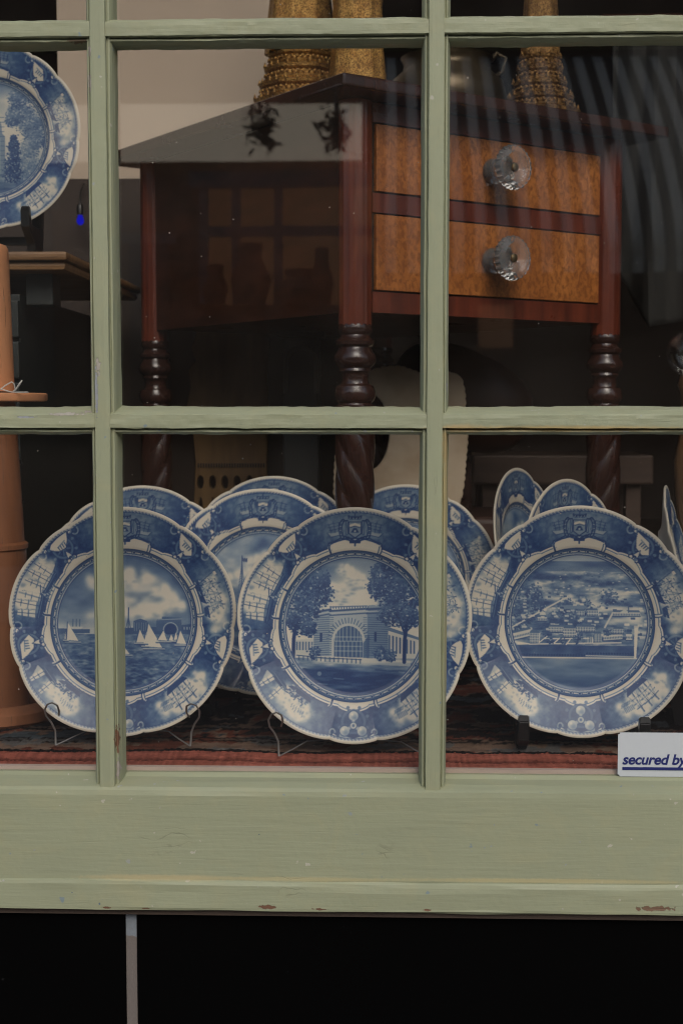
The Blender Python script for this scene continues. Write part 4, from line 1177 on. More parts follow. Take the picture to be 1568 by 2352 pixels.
# ================================================================== rug
def rug_mesh():
    nx_, ny_ = 560, 230
    xs = np.linspace(-0.95, 0.85, nx_)
    ys = np.r_[np.linspace(0.026, 0.13, 100), np.linspace(0.132, 0.95, ny_ - 100)]
    X, Y = np.meshgrid(xs, ys)
    r_ = np.random.default_rng(5)
    lw = np.interp(xs, np.linspace(-1, 1, 30), r_.normal(0, 0.0035, 30))[None, :] + np.interp(xs, np.linspace(-1, 1, 120), r_.normal(0, 0.0012, 120))[None, :]
    Yw = Y + lw
    ridge = lambda c, w, h: h * np.clip(1 - ((Yw - c) / w) ** 2, 0, 1) ** 0.6
    Z = np.full_like(X, ZR) + ridge(0.050, 0.022, 0.0062) + ridge(0.098, 0.019, 0.0048)
    Z = np.where(Yw > 0.118, ZR + 0.0030, Z)
    Z += r_.normal(0, 0.0007, Z.shape)
    Z[0, :] = 0.9905; Y = Y.copy()
    V = np.stack([X, Y, Z], -1).reshape(-1, 3)
    i = np.arange(ny_ - 1)[:, None] * nx_; k = np.arange(nx_ - 1)[None, :]
    F = np.stack([i + k, i + k + 1, i + nx_ + k + 1, i + nx_ + k], -1).reshape(-1, 4)
    me = bpy.data.meshes.new('rug'); me.from_pydata(V.tolist(), [], F.tolist()); me.update()
    # woven pattern, one colour per knot; groove between red ridges painted dark as shade
    def fb(sx, sy, sd):
        g = np.random.default_rng(sd).random((int(sy) + 2, int(sx) + 2))
        fx = (X + 1) / 2 * sx; fy = Y * sy
        a, b = np.clip(fx.astype(int), 0, g.shape[1] - 2), np.clip(fy.astype(int), 0, g.shape[0] - 2); tx, ty = fx - a, fy - b
        return (g[b, a] * (1 - tx) + g[b, a + 1] * tx) * (1 - ty) + (g[b + 1, a] * (1 - tx) + g[b + 1, a + 1] * tx) * ty
    RED, RED2 = np.array([0.46, 0.145, 0.100]), np.array([0.105, 0.020, 0.014])
    DRK, TAN, GRY, BLU, RST = np.array([0.016, 0.012, 0.011]), np.array([0.19, 0.125, 0.09]), np.array([0.12, 0.115, 0.11]), np.array([0.085, 0.105, 0.12]), np.array([0.17, 0.055, 0.033])
    n1, n2, n3 = fb(150, 300, 1)[..., None], 0.55 * fb(40, 24, 2)[..., None] + 0.45 * fb(110, 60, 8)[..., None], fb(14, 9, 3)[..., None]
    Yc = Yw[..., None] + (n1 - 0.5) * 0.006
    red = RED * (0.72 + 0.5 * n1) * (1 - 0.80 * np.exp(-((Yw[..., None] - 0.078) / 0.0065) ** 2)) + RED2 * 0.2
    red = red * np.interp(X, np.linspace(-1, 1, 900), np.random.default_rng(77).uniform(0.72, 1.22, 900))[..., None]
    mot = np.where(n2 > 0.60, BLU, np.where(n2 > 0.50, TAN * 1.3, np.where(n2 > 0.38, RST * 1.2, DRK * 2))) * (0.5 + 0.9 * n1)
    tanb = np.where(n2 > 0.62, GRY * 1.4, np.where(n2 < 0.36, RST, TAN * 1.35)) * (0.55 + 0.8 * n1)
    field = np.where(n2 > 0.63, RST * 1.3, np.where(n2 > 0.56, TAN, np.where(n2 < 0.34, BLU * 0.8, DRK))) * (0.4 + 1.0 * n1)
    field = np.where(n3 > 0.62, field, field * 0.55 + DRK * 0.3)
    c = np.broadcast_to(DRK, red.shape).copy()
    for y0, y1, kk_ in ((0.0, 0.116, red), (0.124, 0.162, tanb), (0.168, 0.176, tanb * 0.8), (0.182, 0.225, mot), (0.233, 0.243, tanb * 0.8), (0.250, 2.0, field)):
        c = np.where((Yc >= y0) & (Yc < y1), kk_, c)
    at_ = me.color_attributes.new('weave', 'FLOAT_COLOR', 'POINT')
    at_.data.foreach_set('color', np.concatenate([np.clip(c, 0, 1), np.ones(c.shape[:2] + (1,))], -1).astype(np.float32).ravel())
    return me


t = NT('wool_pile'); p = t.pos()
h = t.noise(t.pos((900, 260, 260)), 1.0, 4, 0.7)
m_rug = t.bsdf(t.mix(t.math('MULTIPLY', h, 0.7), t.n('Attribute', attribute_name='weave').outputs['Color'], (0.45, 0.42, 0.40), 'MULTIPLY'), 0.95, t.bump(h, 0.9, 0.0030), Specular_IOR_Level=0.0)
rug = link('rug', rug_mesh(), m_rug, None, True)
tag(rug, 'dark patterned wool rug with a thick red border along the window', 'rug')

# ================================================================== plate stands
m_wire = plain('grey_steel_strip', (0.26, 0.245, 0.23), 0.35, 0.1, 20, Metallic=0.7)
m_blk = plain('black_plastic', (0.008, 0.008, 0.008), 0.32, 0.1, 20)


def wire_stand(cx, by, Y, label, dx):
    """two bent steel strips hooking the plate from below, joined by a cross strip and a back leg"""
    base = at(cx, by, Y); base.z = ZR + 0.004
    s = empty('plate_stand', base); INV = Matrix.Translation(-base)
    m_ = 0.00051
    for sx in (-1, 1):
        o = Vector((base.x + sx * dx, base.y - 0.048, base.z + 0.003))
        pts = [(0.004, 0.0, 0.0), (0.003, 0.004, 0.016), (-0.001, 0.002, 0.026), (-0.0065, 0.0, 0.034), (-0.0075, -0.003, 0.042), (-0.004, -0.005, 0.049), (0.002, -0.006, 0.0515), (0.0075, -0.004, 0.048), (0.0085, 0.001, 0.040), (0.006, 0.008, 0.032)]
        h_ = tube('hook', [o + Vector((x * sx * -1, y, z)) for x, y, z in pts], 0.0012, m_wire, s, 8, 0.45); h_.matrix_parent_inverse = INV
        w_ = tube('base_strip', [o + Vector((0.004 * -sx, 0, 0)), o + Vector((-sx * 0.02, 0.012, 0.006)), o + Vector((-sx * 0.034, 0.03, 0.010)), Vector((base.x, base.y + 0.02, base.z + 0.008)), Vector((base.x, base.y + 0.09, base.z))], 0.0010, m_wire, s, 6, 0.6); w_.matrix_parent_inverse = INV
    b_ = tube('back_rest', [Vector((base.x, base.y + 0.09, base.z)), Vector((base.x, base.y + 0.045, base.z + 0.09))], 0.0012, m_wire, s, 6); b_.matrix_parent_inverse = INV
    return tag(s, label, 'plate stand', 'thin metal plate stands')


wire_stand(300, 1690, 0.175, 'thin bent metal strip stand holding the plate with sailing boats', 0.083)
wire_stand(814, 1700, 0.132, 'thin bent metal strip stand holding the arched gatehouse plate', 0.0885)


def easel(plate, label, prong=0.068, zb=None, vis=True):
    """black folding easel: two arms with an upturned lip under the plate and a prop behind"""
    M = plate.matrix_world; low = M @ Vector((0, 0, -PR))
    yaw = plate.matrix_world.to_euler().z
    zb = ZR + 0.003 if zb is None else zb
    base = Vector((low.x, low.y, zb))
    s = empty('plate_easel', base, yaw)
    hz = low.z - zb
    for sx in (-1, 1):
        x = sx * prong
        dz = hz + PR - math.sqrt(PR * PR - x * x)     # height of the plate's edge above this arm
        prof = [(-0.008, 0.0), (0.030, 0.0), (0.035, dz * 0.5), (0.060, dz + 0.10), (0.050, dz + 0.10), (0.016, dz * 0.9 - 0.002), (-0.030, dz - 0.006), (-0.034, dz + 0.014), (-0.040, dz + 0.019), (-0.046, dz + 0.012), (-0.045, dz - 0.010), (-0.030, dz - 0.020), (-0.012, dz * 0.35)]
        n = len(prof); w = 0.0062
        bm = bmesh.new()
        va = [bm.verts.new((x - w, y, max(0, z))) for y, z in prof]; vb = [bm.verts.new((x + w, y, max(0, z))) for y, z in prof]
        bm.faces.new(va[::-1]); bm.faces.new(vb)
        for i in range(n): bm.faces.new((va[i], va[(i + 1) % n], vb[(i + 1) % n], vb[i]))
        bmesh.ops.recalc_face_normals(bm, faces=bm.faces)
        bmesh.ops.bevel(bm, geom=list(bm.edges), offset=0.0012, segments=2, affect='EDGES')
        from_bm('arm', bm, m_blk, s)
    box('cross_bar', (-prong, 0.024, hz * 0.3 + 0.01), (prong, 0.032, hz * 0.3 + 0.022), m_blk, s, 0.001)
    return tag(s, label, 'plate stand', 'black plate easels')


easel(plateC, 'black easel with two upturned hooks under the aerial view plate')

# ================================================================== sticker on the glass
m_card = plain('white_card', (0.50, 0.535, 0.55), 0.45, 0.03, 200)
m_navy = plain('navy_print', (0.008, 0.016, 0.12), 0.5, 0.05, 50)
s0, s1 = at(1417, 1783, -0.003), at(1660, 1684, -0.003)
st = empty('sticker', (s0.x, -0.003, s0.z)); INV = Matrix.Translation((-s0.x, 0.003, -s0.z))
bm = bmesh.new(); add_box(bm, (s0.x, -0.0034, s0.z), (s1.x, -0.0024, s1.z))
bmesh.ops.bevel(bm, geom=[e for e in bm.edges if abs((e.verts[0].co - e.verts[1].co).y) > 0.0005], offset=0.002, segments=3, affect='EDGES')
o = from_bm('card', bm, m_card, st); o.matrix_parent_inverse = INV
tag(st, 'white rectangular sticker with navy italic lettering in the lower right pane', 'sticker')
cu = bpy.data.curves.new('lettering', 'FONT'); cu.body = 'secured by'; cu.shear = 0.22; cu.size = 0.0215; cu.offset = 0.00056; cu.space_character = 0.97; cu.extrude = 0.0001
tmp = bpy.data.objects.new('tmp', cu); COL.objects.link(tmp)
dg = bpy.context.evaluated_depsgraph_get()
me = bpy.data.meshes.new_from_object(tmp.evaluated_get(dg)); bpy.data.objects.remove(tmp)
co = np.zeros(len(me.vertices) * 3); me.vertices.foreach_get('co', co); co = co.reshape(-1, 3)
wid = at(1577, 1750, -0.0037).x - at(1428, 1750, -0.0037).x
sx_ = wid / (co[:, 0].max() - co[:, 0].min())
bl = at(1428, 1755, -0.0037)
co = np.c_[bl.x + (co[:, 0] - co[:, 0].min()) * sx_, np.full(len(co), -0.0037) - co[:, 2], bl.z + co[:, 1] * sx_ * 1.0]
me.vertices.foreach_set('co', co.ravel()); me.update()
o = link('lettering', me, m_navy, st); o.matrix_parent_inverse = INV
u0, u1 = at(1428, 1768.5, -0.0037), at(1640, 1763.5, -0.0037)
o = box('underline', (u0.x, -0.0039, u0.z), (u1.x, -0.0035, u1.z), m_navy, st); o.matrix_parent_inverse = INV

# ================================================================== work table with twisted legs
TA = R(36.8)
A0 = at(815, 745, 0.47)
tab = empty('work_table', (A0.x, A0.y, ZR + 0.003), TA)
tag(tab, 'mahogany work table with twisted legs and two pale burl drawers', 'table')
zt, zu = at(780, 168, 0.386).z - tab.location.z, at(780, 199, 0.386).z - tab.location.z
Zl = lambda py: at(815, py, 0.47).z - tab.location.z
m_mah = wood('red_mahogany', (0.075, 0.0150, 0.0080), (0.235, 0.050, 0.021), 0.30, (40, 40, 4), 0.35)
m_mahd = wood('dark_mahogany', (0.026, 0.011, 0.008), (0.062, 0.023, 0.015), 0.25, (40, 40, 5), 0.5)
t = NT('pale_burl_veneer'); p = t.pos()
f1 = t.noise(t.pos((160, 160, 95)), 1.0, 4, 0.65, 0.8); f2 = t.noise(t.pos((22, 22, 7)), 1.0, 4, 0.6, 0.5); f3 = t.noise(t.pos((420, 420, 260)), 1.0, 2, 0.5)
col = t.ramp(f2, [(0.3, (0.31, 0.095, 0.020)), (0.7, (0.56, 0.205, 0.048))])
col = t.mix(t.ramp(f1, [(0.40, (0.75,) * 3), (0.58, (0,) * 3)]), col, (0.19, 0.058, 0.014))
col = t.mix(t.ramp(f3, [(0.62, (0,) * 3), (0.70, (0.6,) * 3)]), col, (0.11, 0.035, 0.010))
m_burl = t.bsdf(col, 0.34, t.bump(f3, 0.15, 0.0005), Coat_Weight=0.25, Coat_Roughness=0.2)
m_line = plain('black_stringing', (0.012, 0.008, 0.006), 0.6)
LX, LY = 0.485, 0.595
box('top', (-0.066, -0.066, zu), (LX + 0.066, LY + 0.066, zt), m_mahd, tab, 0.004, 3)
zb_ = Zl(717); z_t = zu - 0.001
box('carcass', (0.004, 0.006, zb_ + 0.001), (LX - 0.004, LY - 0.006, z_t), m_mah, tab)
box('side_panel', (-0.0085, 0.022, zb_), (0.0035, LY - 0.022, z_t - 0.0005), wood('brown_side_veneer', (0.030, 0.0105, 0.006), (0.085, 0.028, 0.014), 0.35, (40, 9, 30), 0.25), tab)
D0 = (0.0275, 0.4575)
zs = [Zl(282), Zl(437), Zl(490), Zl(665)]
box('front_rail', D0 and (0.0225, -0.0105, zs[0] + 0.0025), (LX - 0.0225, 0.0055, z_t - 0.0005), m_mah, tab) if False else box('front_rail', (0.0225, -0.0105, zs[0] + 0.0025), (LX - 0.0225, 0.0055, z_t - 0.0005), m_mah, tab)
box('front_rail', (0.0225, -0.0105, zs[2] + 0.0025), (LX - 0.0225, 0.0055, zs[1] - 0.0025), m_mah, tab)
box('front_rail', (0.0225, -0.0105, zb_), (LX - 0.0225, 0.0055, zs[3] - 0.0025), m_mah, tab)
t = NT('pressed_glass')
m_knob = t.bsdf((0.97, 0.98, 0.95), 0.03, None, Transmission_Weight=0.90, IOR=1.42)
m_brass = plain('dull_brass', (0.16, 0.12, 0.06), 0.4, 0.2, 60, Metallic=0.8)
KM = Matrix.Rotation(R(90), 4, 'X')       # lathe axis along -y
for k in (0, 1):
    za, zz_ = zs[2 * k + 1], zs[2 * k]
    box('drawer_gap', (D0[0] - 0.004, -0.0060, za - 0.0024), (D0[1] + 0.004, 0.0058, zz_ + 0.0024), m_line, tab)
    dr = box('drawer', (D0[0], -0.0120, za), (D0[1], 0.0052, zz_), m_burl, tab, 0.0010, 2)
    kc = ((D0[0] + D0[1]) / 2 - 0.008, -0.012, (za + zz_) / 2)
    prof = [(0.002, 0.0), (0.0165, 0.0), (0.0190, 0.005), (0.0180, 0.013), (0.0145, 0.018), (0.0135, 0.026), (0.0165, 0.034), (0.0250, 0.039), (0.0305, 0.043), (0.0315, 0.049), (0.0295, 0.054), (0.0215, 0.0565), (0.0165, 0.0540), (0.0095, 0.0525), (0.0070, 0.0500), (0.002, 0.0500)]
    kn = lathe('knob', prof, m_knob, dr, 72, kc, lambda a, i, r: r * (1 + (0.035 if 7 <= i <= 11 else 0.0) * (1 if int(a / (2 * math.pi) * 72 + 0.5) % 3 == 0 else -0.4)), True, KM)
    lathe('screw', [(0.0015, 0.0502), (0.0058, 0.0502), (0.0058, 0.0530), (0.004, 0.0542), (0.0015, 0.0544)], m_brass, kn, 20, kc, None, True, KM)

PW = 0.0235
leg_ring = [(745, 38), (752, 40), (762, 40), (770, 34), (776, 36), (784, 45), (792, 44), (798, 37), (806, 40), (816, 47), (828, 49), (838, 44), (846, 36), (852, 38), (858, 32), (872, 30), (882, 33), (887, 43), (898, 47), (910, 48), (920, 44), (926, 38), (932, 41)]
sc_ = 0.00060


def leg(lx, ly, sgn):
    n, m = 40, 190
    L_ = empty('leg', (lx, ly, 0)); L_.parent = tab
    # reeded corner post
    lathe('corner_post', [(PW, Zl(752)), (PW, z_t - 0.0008)], m_mah, L_, 80, (0, 0, 0), lambda a, i, r: r * (1 - 0.035 * abs(math.cos(a * 8))), True)
    bm_ = [(r * sc_, Zl(y)) for y, r in leg_ring[::-1]]
    lathe('turning', bm_, m_mahd, L_, 36)
    z0, z1 = 0.085, Zl(930)
    prof = []
    for q in range(m + 1):
        z = z0 + (z1 - z0) * q / m
        prof.append((0.0275, z))
    zsx = [z for _, z in prof]
    lathe('twist', prof, m_mahd, L_, 56, (0, 0, 0), lambda a, i, r: r * (0.885 + 0.125 * abs(math.sin(2.0 * (a + sgn * zsx[i] * 27.0))) ** 0.75), True)
    lathe('foot', [(0.012, 0.0), (0.016, 0.004), (0.020, 0.02), (0.024, 0.035), (0.018, 0.045), (0.022, 0.055), (0.029, 0.066), (0.028, 0.078), (0.020, 0.086)], m_mahd, L_, 28)


leg(0, 0, 1); leg(LX, 0, -1); leg(0, LY, -1); leg(LX, LY, 1)

# ================================================================== gilt figures and bowl on the table
t = NT('old_gilding'); p = t.pos()
n1, n2 = t.noise(p, 60, 5, 0.6), t.noise(p, 420, 4, 0.65)
m_gold = t.bsdf(t.mix(t.ramp(n2, [(0.42, (0.8,) * 3), (0.55, (0,) * 3)]), t.ramp(n1, [(0.3, (0.42, 0.20, 0.045)), (0.7, (0.78, 0.46, 0.13))]), (0.06, 0.022, 0.010)), t.math('ADD', 0.22, t.math('MULTIPLY', n1, 0.3)), t.bump(n2, 0.8, 0.0025), Metallic=0.55)
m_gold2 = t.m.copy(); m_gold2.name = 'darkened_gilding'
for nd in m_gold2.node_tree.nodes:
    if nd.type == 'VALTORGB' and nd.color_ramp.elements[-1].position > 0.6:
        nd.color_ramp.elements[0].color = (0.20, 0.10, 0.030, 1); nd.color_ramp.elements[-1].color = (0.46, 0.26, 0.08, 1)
ZT = tab.location.z + zt


def statue(px, Y, label, tiers, robe, mat, n=8, beads=True):
    c = at(px, 150, Y); c.z = ZT
    s = empty('gilt_figure', c, R(20))
    tag(s, label, 'statue', 'gilt figures on the work table')
    z = 0.0
    for i, (r, h) in enumerate(tiers):
        prof = [(r * 1.02, z + 0.0005), (r * 1.05, z + h * 0.15), (r * 0.93, z + h * 0.30), (r * 0.90, z + h * 0.55), (r * 1.0, z + h * 0.72), (r * 1.03, z + h * 0.90), (r * 0.94, z + h - 0.0003)]
        ti = lathe('tier', prof, mat, s, 48, (0, 0, 0), lambda a, i_, rr: rr * (1 + 0.035 * math.cos(a * n)), False)
        if beads:
            bm = bmesh.new(); nb = int(2 * math.pi * r / 0.0085)
            for k in range(nb):
                a = 2 * math.pi * k / nb; rr = r * (1.0 + 0.035 * math.cos(a * n))
                bmesh.ops.create_icosphere(bm, subdivisions=1, radius=0.0031, matrix=Matrix.Translation((rr * 0.985 * math.cos(a), rr * 0.985 * math.sin(a), z + h * 0.45)))
                if k % 2: 
                    bmesh.ops.create_cone(bm, cap_ends=True, segments=5, radius1=0.0034, radius2=0.0004, depth=0.009, matrix=Matrix.Translation((rr * math.cos(a), rr * math.sin(a), z + h + 0.002)))
            from_bm('bead_row', bm, mat, ti, True)
        z += h
    pr = [(r * k_, z + h_) for (k_, r, h_) in ((1, robe[0], 0.0), (1, robe[0] * 0.96, 0.03), (1, robe[0] * 0.80, 0.11), (1, robe[0] * 0.76, 0.17), (1, robe[0] * 0.92, 0.23), (1, robe[0] * 1.0, 0.27), (1, robe[0] * 0.62, 0.30), (1, robe[0] * 0.30, 0.315))]
    lathe('robe', pr, mat, s, 40, (0, 0, 0), lambda a, i, r: r * (1 + 0.05 * math.cos(a * 9) + 0.14 * abs(math.cos(a))), True)
    lathe('head', [(0.012, z + 0.31), (0.014, z + 0.325), (0.022, z + 0.345), (0.024, z + 0.362), (0.018, z + 0.382), (0.010, z + 0.392), (0.011, z + 0.400), (0.003, z + 0.425)], mat, s, 24)
    return s


statue(692, 0.80, 'gilt figure on a wide tiered beaded base at the left of the table top', [(0.082, 0.028), (0.074, 0.026), (0.066, 0.024), (0.058, 0.026), (0.052, 0.022)], (0.050,), m_gold)
statue(822, 0.72, 'bright gold robed figure over the near corner of the table top', [(0.044, 0.010)], (0.043,), m_gold, 3, False)
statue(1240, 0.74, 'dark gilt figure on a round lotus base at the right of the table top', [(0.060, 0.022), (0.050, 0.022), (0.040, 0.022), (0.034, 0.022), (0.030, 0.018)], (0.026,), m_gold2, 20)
c = at(1025, 180, 0.93); c.z = ZT
bw = empty('bowl', c); tag(bw, 'dark bronze bowl with a small handle between the gilt figures', 'bowl')
m_brz = plain('dark_bronze', (0.075, 0.055, 0.030), 0.35, 0.3, 40, 0.2, Metallic=0.6)
lathe('body', [(0.045, 0.0), (0.05, 0.006), (0.045, 0.016), (0.08, 0.034), (0.098, 0.060), (0.102, 0.085), (0.094, 0.110), (0.074, 0.128), (0.072, 0.140), (0.078, 0.150), (0.074, 0.150), (0.066, 0.138), (0.01, 0.132)], m_brz, bw, 48)
tube('handle', [(0.078, 0, 0.118), (0.094, 0, 0.128), (0.098, 0, 0.150), (0.084, 0, 0.158), (0.074, 0, 0.146)], 0.004, m_brz, bw, 8)

# ================================================================== left side: salmon stand, dark cabinet, upper plate's easel
m_sal = NT('salmon_paint'); t = m_sal; p = t.pos((30, 30, 5))
f = t.noise(p, 1.0, 5, 0.6)
ck = t.ramp(t.noise(t.pos((260, 260, 14)), 1.0, 3, 0.6, 0.3), [(0.63, (0,) * 3), (0.68, (1,) * 3)])
m_sal = t.bsdf(t.mix(ck, t.ramp(f, [(0.3, (0.55, 0.245, 0.112)), (0.7, (0.66, 0.295, 0.138))]), (0.16, 0.07, 0.035)), t.math('ADD', 0.40, t.math('MULTIPLY', f, 0.35)), t.bump(t.math('ADD', f, t.noise(t.pos((90, 90, 60)), 1.0, 4)), 0.5, 0.0015))
m_salb = m_sal.copy(); m_salb.name = 'darker_salmon_copy'  # copy of the salmon paint with darker, browner colours for shaft and base
for nd in m_salb.node_tree.nodes:
    if nd.type == 'VALTORGB' and nd.color_ramp.elements[-1].color[0] < 0.9 and nd.color_ramp.elements[-1].color[0] > 0.3:
        nd.color_ramp.elements[0].color = (0.20, 0.075, 0.032, 1); nd.color_ramp.elements[-1].color = (0.30, 0.12, 0.052, 1)
SY = 0.30; sc2 = 0.000552
pc = at(-12, 1680, SY); pc.z = ZR + 0.003
po = empty('pedestal_stand', pc); tag(po, 'salmon painted round wooden stand cut off by the left edge', 'wooden stand')
zz_ = lambda py: at(-12, py, SY).z - pc.z
lathe('column', [(0.020, zz_(560)), (0.026, zz_(564)), (0.0285, zz_(572)), (0.0292, zz_(590)), (0.0335, zz_(899))][::-1], m_sal, po, 48)
lathe('collar_disc', [(0.068, zz_(923)), (0.0735, zz_(921)), (0.0745, zz_(918)), (0.0745, zz_(906)), (0.0725, zz_(903)), (0.030, zz_(902))], m_sal, po, 64)
lathe('shaft', [(0.044, zz_(1638)), (0.0455, zz_(1500)), (0.0445, zz_(1262)), (0.047, zz_(1258)), (0.047, zz_(1248)), (0.0425, zz_(1243)), (0.0362, zz_(1000)), (0.034, zz_(924))], m_salb, po, 48)
lathe('base', [(0.088, 0.0), (0.092, 0.004), (0.092, 0.016), (0.084, 0.022), (0.074, 0.024), (0.070, zz_(1640)), (0.040, zz_(1637))], m_salb, po, 64)
m_str = plain('white_string', (0.55, 0.54, 0.50), 0.9)
q0 = at(10, 900, SY - 0.06)
tg = empty('string_tag', q0); tag(tg, 'loop of white string lying on the salmon stand', 'string')
for j, pts in enumerate(([(0, 896), (12, 886), (28, 877), (33, 882), (36, 895), (30, 901), (14, 897), (2, 893)], [(30, 900), (38, 893), (46, 880), (51, 874), (46, 884), (36, 897), (28, 903), (42, 903), (66, 902)])):
    sp_ = [at(x, min(y, 901), SY - 0.055 - 0.002 * math.sin(i)) for i, (x, y) in enumerate(pts)]
    o = tube('strand', sp_, 0.0008, m_str, tg, 6); o.matrix_parent_inverse = Matrix.Translation(-q0)

m_cab = plain('black_green_paint', (0.022, 0.026, 0.023), 0.5, 0.3, 20, 0.2)
m_oak = wood('worn_oak', (0.20, 0.105, 0.045), (0.44, 0.24, 0.10), 0.5, (5, 60, 60))
c0 = at(52, 1000, 0.52); ct0, ct1 = at(153, 577, 0.475), at(153, 619, 0.475)
cb = empty('dark_cabinet', (c0.x - 0.3, 0.75, ZR + 0.003)); tag(cb, 'dark cabinet with a worn oak moulded top behind the salmon stand', 'cabinet')
CI = Matrix.Translation((-(c0.x - 0.3), -0.75, -(ZR + 0.003)))
for nm, lo, hi, mt, bv in (('body', (c0.x - 0.62, 0.52, ZR + 0.003), (c0.x, 1.02, ct1.z - 0.03), m_cab, 0.002),
                           ('top', (c0.x - 0.66, 0.475, ct0.z - 0.012), (ct0.x, 1.06, ct0.z), m_oak, 0.004),
                           ('moulding', (c0.x - 0.65, 0.484, ct1.z), (ct0.x - 0.004, 1.05, ct0.z - 0.0125), m_oak, 0.006),
                           ('bracket', (c0.x + 0.006, 0.53, ct1.z - 0.045), (c0.x + 0.045, 0.58, ct1.z - 0.0005), m_cab, 0.002)):
    o = box(nm, lo, hi, mt, cb, bv); o.matrix_parent_inverse = CI
zc = ct1.z - 0.04
while zc > ZR + 0.05:
    o = box('edge_block', (c0.x - 0.012, 0.505, zc - 0.052), (c0.x + 0.001, 0.5195, zc), m_cab, cb, 0.002); o.matrix_parent_inverse = CI
    zc -= 0.058
easel(plateD, 'black easel with hooks under the plate at the upper left', 0.062, ct0.z)
pl = bpy.data.objects

# easels under the back plates
for i, (pp, w) in enumerate(((plow, 'plate half hidden behind the sailing boats plate'), (plateF, 'flag mast plate'), (plateG, 'farthest plate left of the twisted leg'), (plateH, 'plate right of the twisted leg'), (plateI, 'steeply turned plate'), (plateJ, 'half turned plate'), (plateK, 'edge-on plate at the right'))):
    easel(pp, 'black easel half hidden under the ' + w)

# ================================================================== things farther back in the shop
m_beige = NT('beige_plaster'); t = m_beige; p = t.pos()
m_beige = t.bsdf(t.mix(t.noise(p, 3, 4), (0.50, 0.40, 0.305), (0.57, 0.46, 0.355)), 0.8)
a_, b_ = at(137, 412, 1.16), at(800, -400, 1.16)
pt = empty('partition', ((a_.x + b_.x) / 2, 1.5, 0.99)); PI_ = Matrix.Translation((-(a_.x + b_.x) / 2, -1.5, -0.99))
tag(pt, 'pale beige partition wall with a dark lower half behind the table', 'partition')
zq = at(330, 410, 1.16).z
o = box('plaster_panel', (a_.x, 1.16, zq), (b_.x, 1.24, 3.9), m_beige, pt); o.matrix_parent_inverse = PI_
o = box('lower_panel', (a_.x - 0.2, 1.155, 0.991), (b_.x, 1.235, zq - 0.001), plain('dark_brown_panel', (0.030, 0.017, 0.010), 0.6, 0.3, 6), pt); o.matrix_parent_inverse = PI_


def extruded(name, outline, holes, thick, M, mat, parent=None, bevel=0.001):
    cu = bpy.data.curves.new(name, 'CURVE'); cu.dimensions = '2D'; cu.fill_mode = 'BOTH'; cu.extrude = thick / 2; cu.bevel_depth = bevel; cu.bevel_resolution = 1
    for ring in [outline] + holes:
        sp = cu.splines.new('POLY'); sp.points.add(len(ring) - 1); sp.use_cyclic_u = True
        for q, (x, y) in zip(sp.points, ring): q.co = (x, y, 0, 1)
    tmp = bpy.data.objects.new('tmp', cu); COL.objects.link(tmp)
    me = bpy.data.meshes.new_from_object(tmp.evaluated_get(bpy.context.evaluated_depsgraph_get())); bpy.data.objects.remove(tmp)
    me.transform(M)
    return link(name, me, mat, parent)


def ell(cx, cy, rx, ry, n=28): return [(cx + rx * math.cos(2 * math.pi * k / n), cy + ry * math.sin(2 * math.pi * k / n)) for k in range(n)]


# cream scalloped board with a round opening, behind the near leg
BY = 0.82
def bx(cx, cy): p = at((1100 + cx / 1.96) / 1.594, (1150 + cy / 1.96) / 1.594, BY); return (p.x, p.z)
raw = [(250, 1300), (255, 1100), (275, 900), (300, 700), (360, 560), (445, 480), (520, 410), (620, 385), (720, 385), (800, 415), (880, 440), (980, 430), (1080, 430), (1140, 460), (1165, 560), (1172, 760), (1185, 900), (1170, 1060), (1160, 1200), (1140, 1320), (1100, 1560), (300, 1560)]
out = []
for i in range(len(raw)):
    (x0, y0), (x1, y1) = raw[i], raw[(i + 1) % len(raw)]
    L = math.hypot(x1 - x0, y1 - y0); m = max(2, int(L / 9))
    for k in range(m):
        q = k / m; s_ = q * L
        amp = 9 * abs(math.sin(s_ / L * math.pi * max(1, round(L / 55)))) if i < 19 else 0
        nx_, ny_ = (y1 - y0) / L, -(x1 - x0) / L
        out.append(bx(x0 + (x1 - x0) * q + nx_ * amp, y0 + (y1 - y0) * q + ny_ * amp))
hole = [bx(480 + 165 * math.cos(a), 843 + 288 * math.sin(a)) for a in np.linspace(0, 2 * math.pi, 40)[:-1]]
m_crm = NT('aged_cream_paint'); t = m_crm; p = t.pos((1, 1, 1), 'World')
m_crm = t.bsdf(t.mix(t.ramp(t.noise(p, 12, 4), [(0.45, (0,) * 3), (0.75, (0.7,) * 3)]), (0.46, 0.365, 0.255), (0.26, 0.165, 0.080)), 0.6)
sb = extruded('scalloped_board', out, [hole], 0.016, Matrix.Translation((0, BY, 0)) @ Matrix.Rotation(R(90), 4, 'X'), m_crm, None, 0.002)
tag(sb, 'cream board with scalloped edge and a round opening behind the twisted leg', 'board')

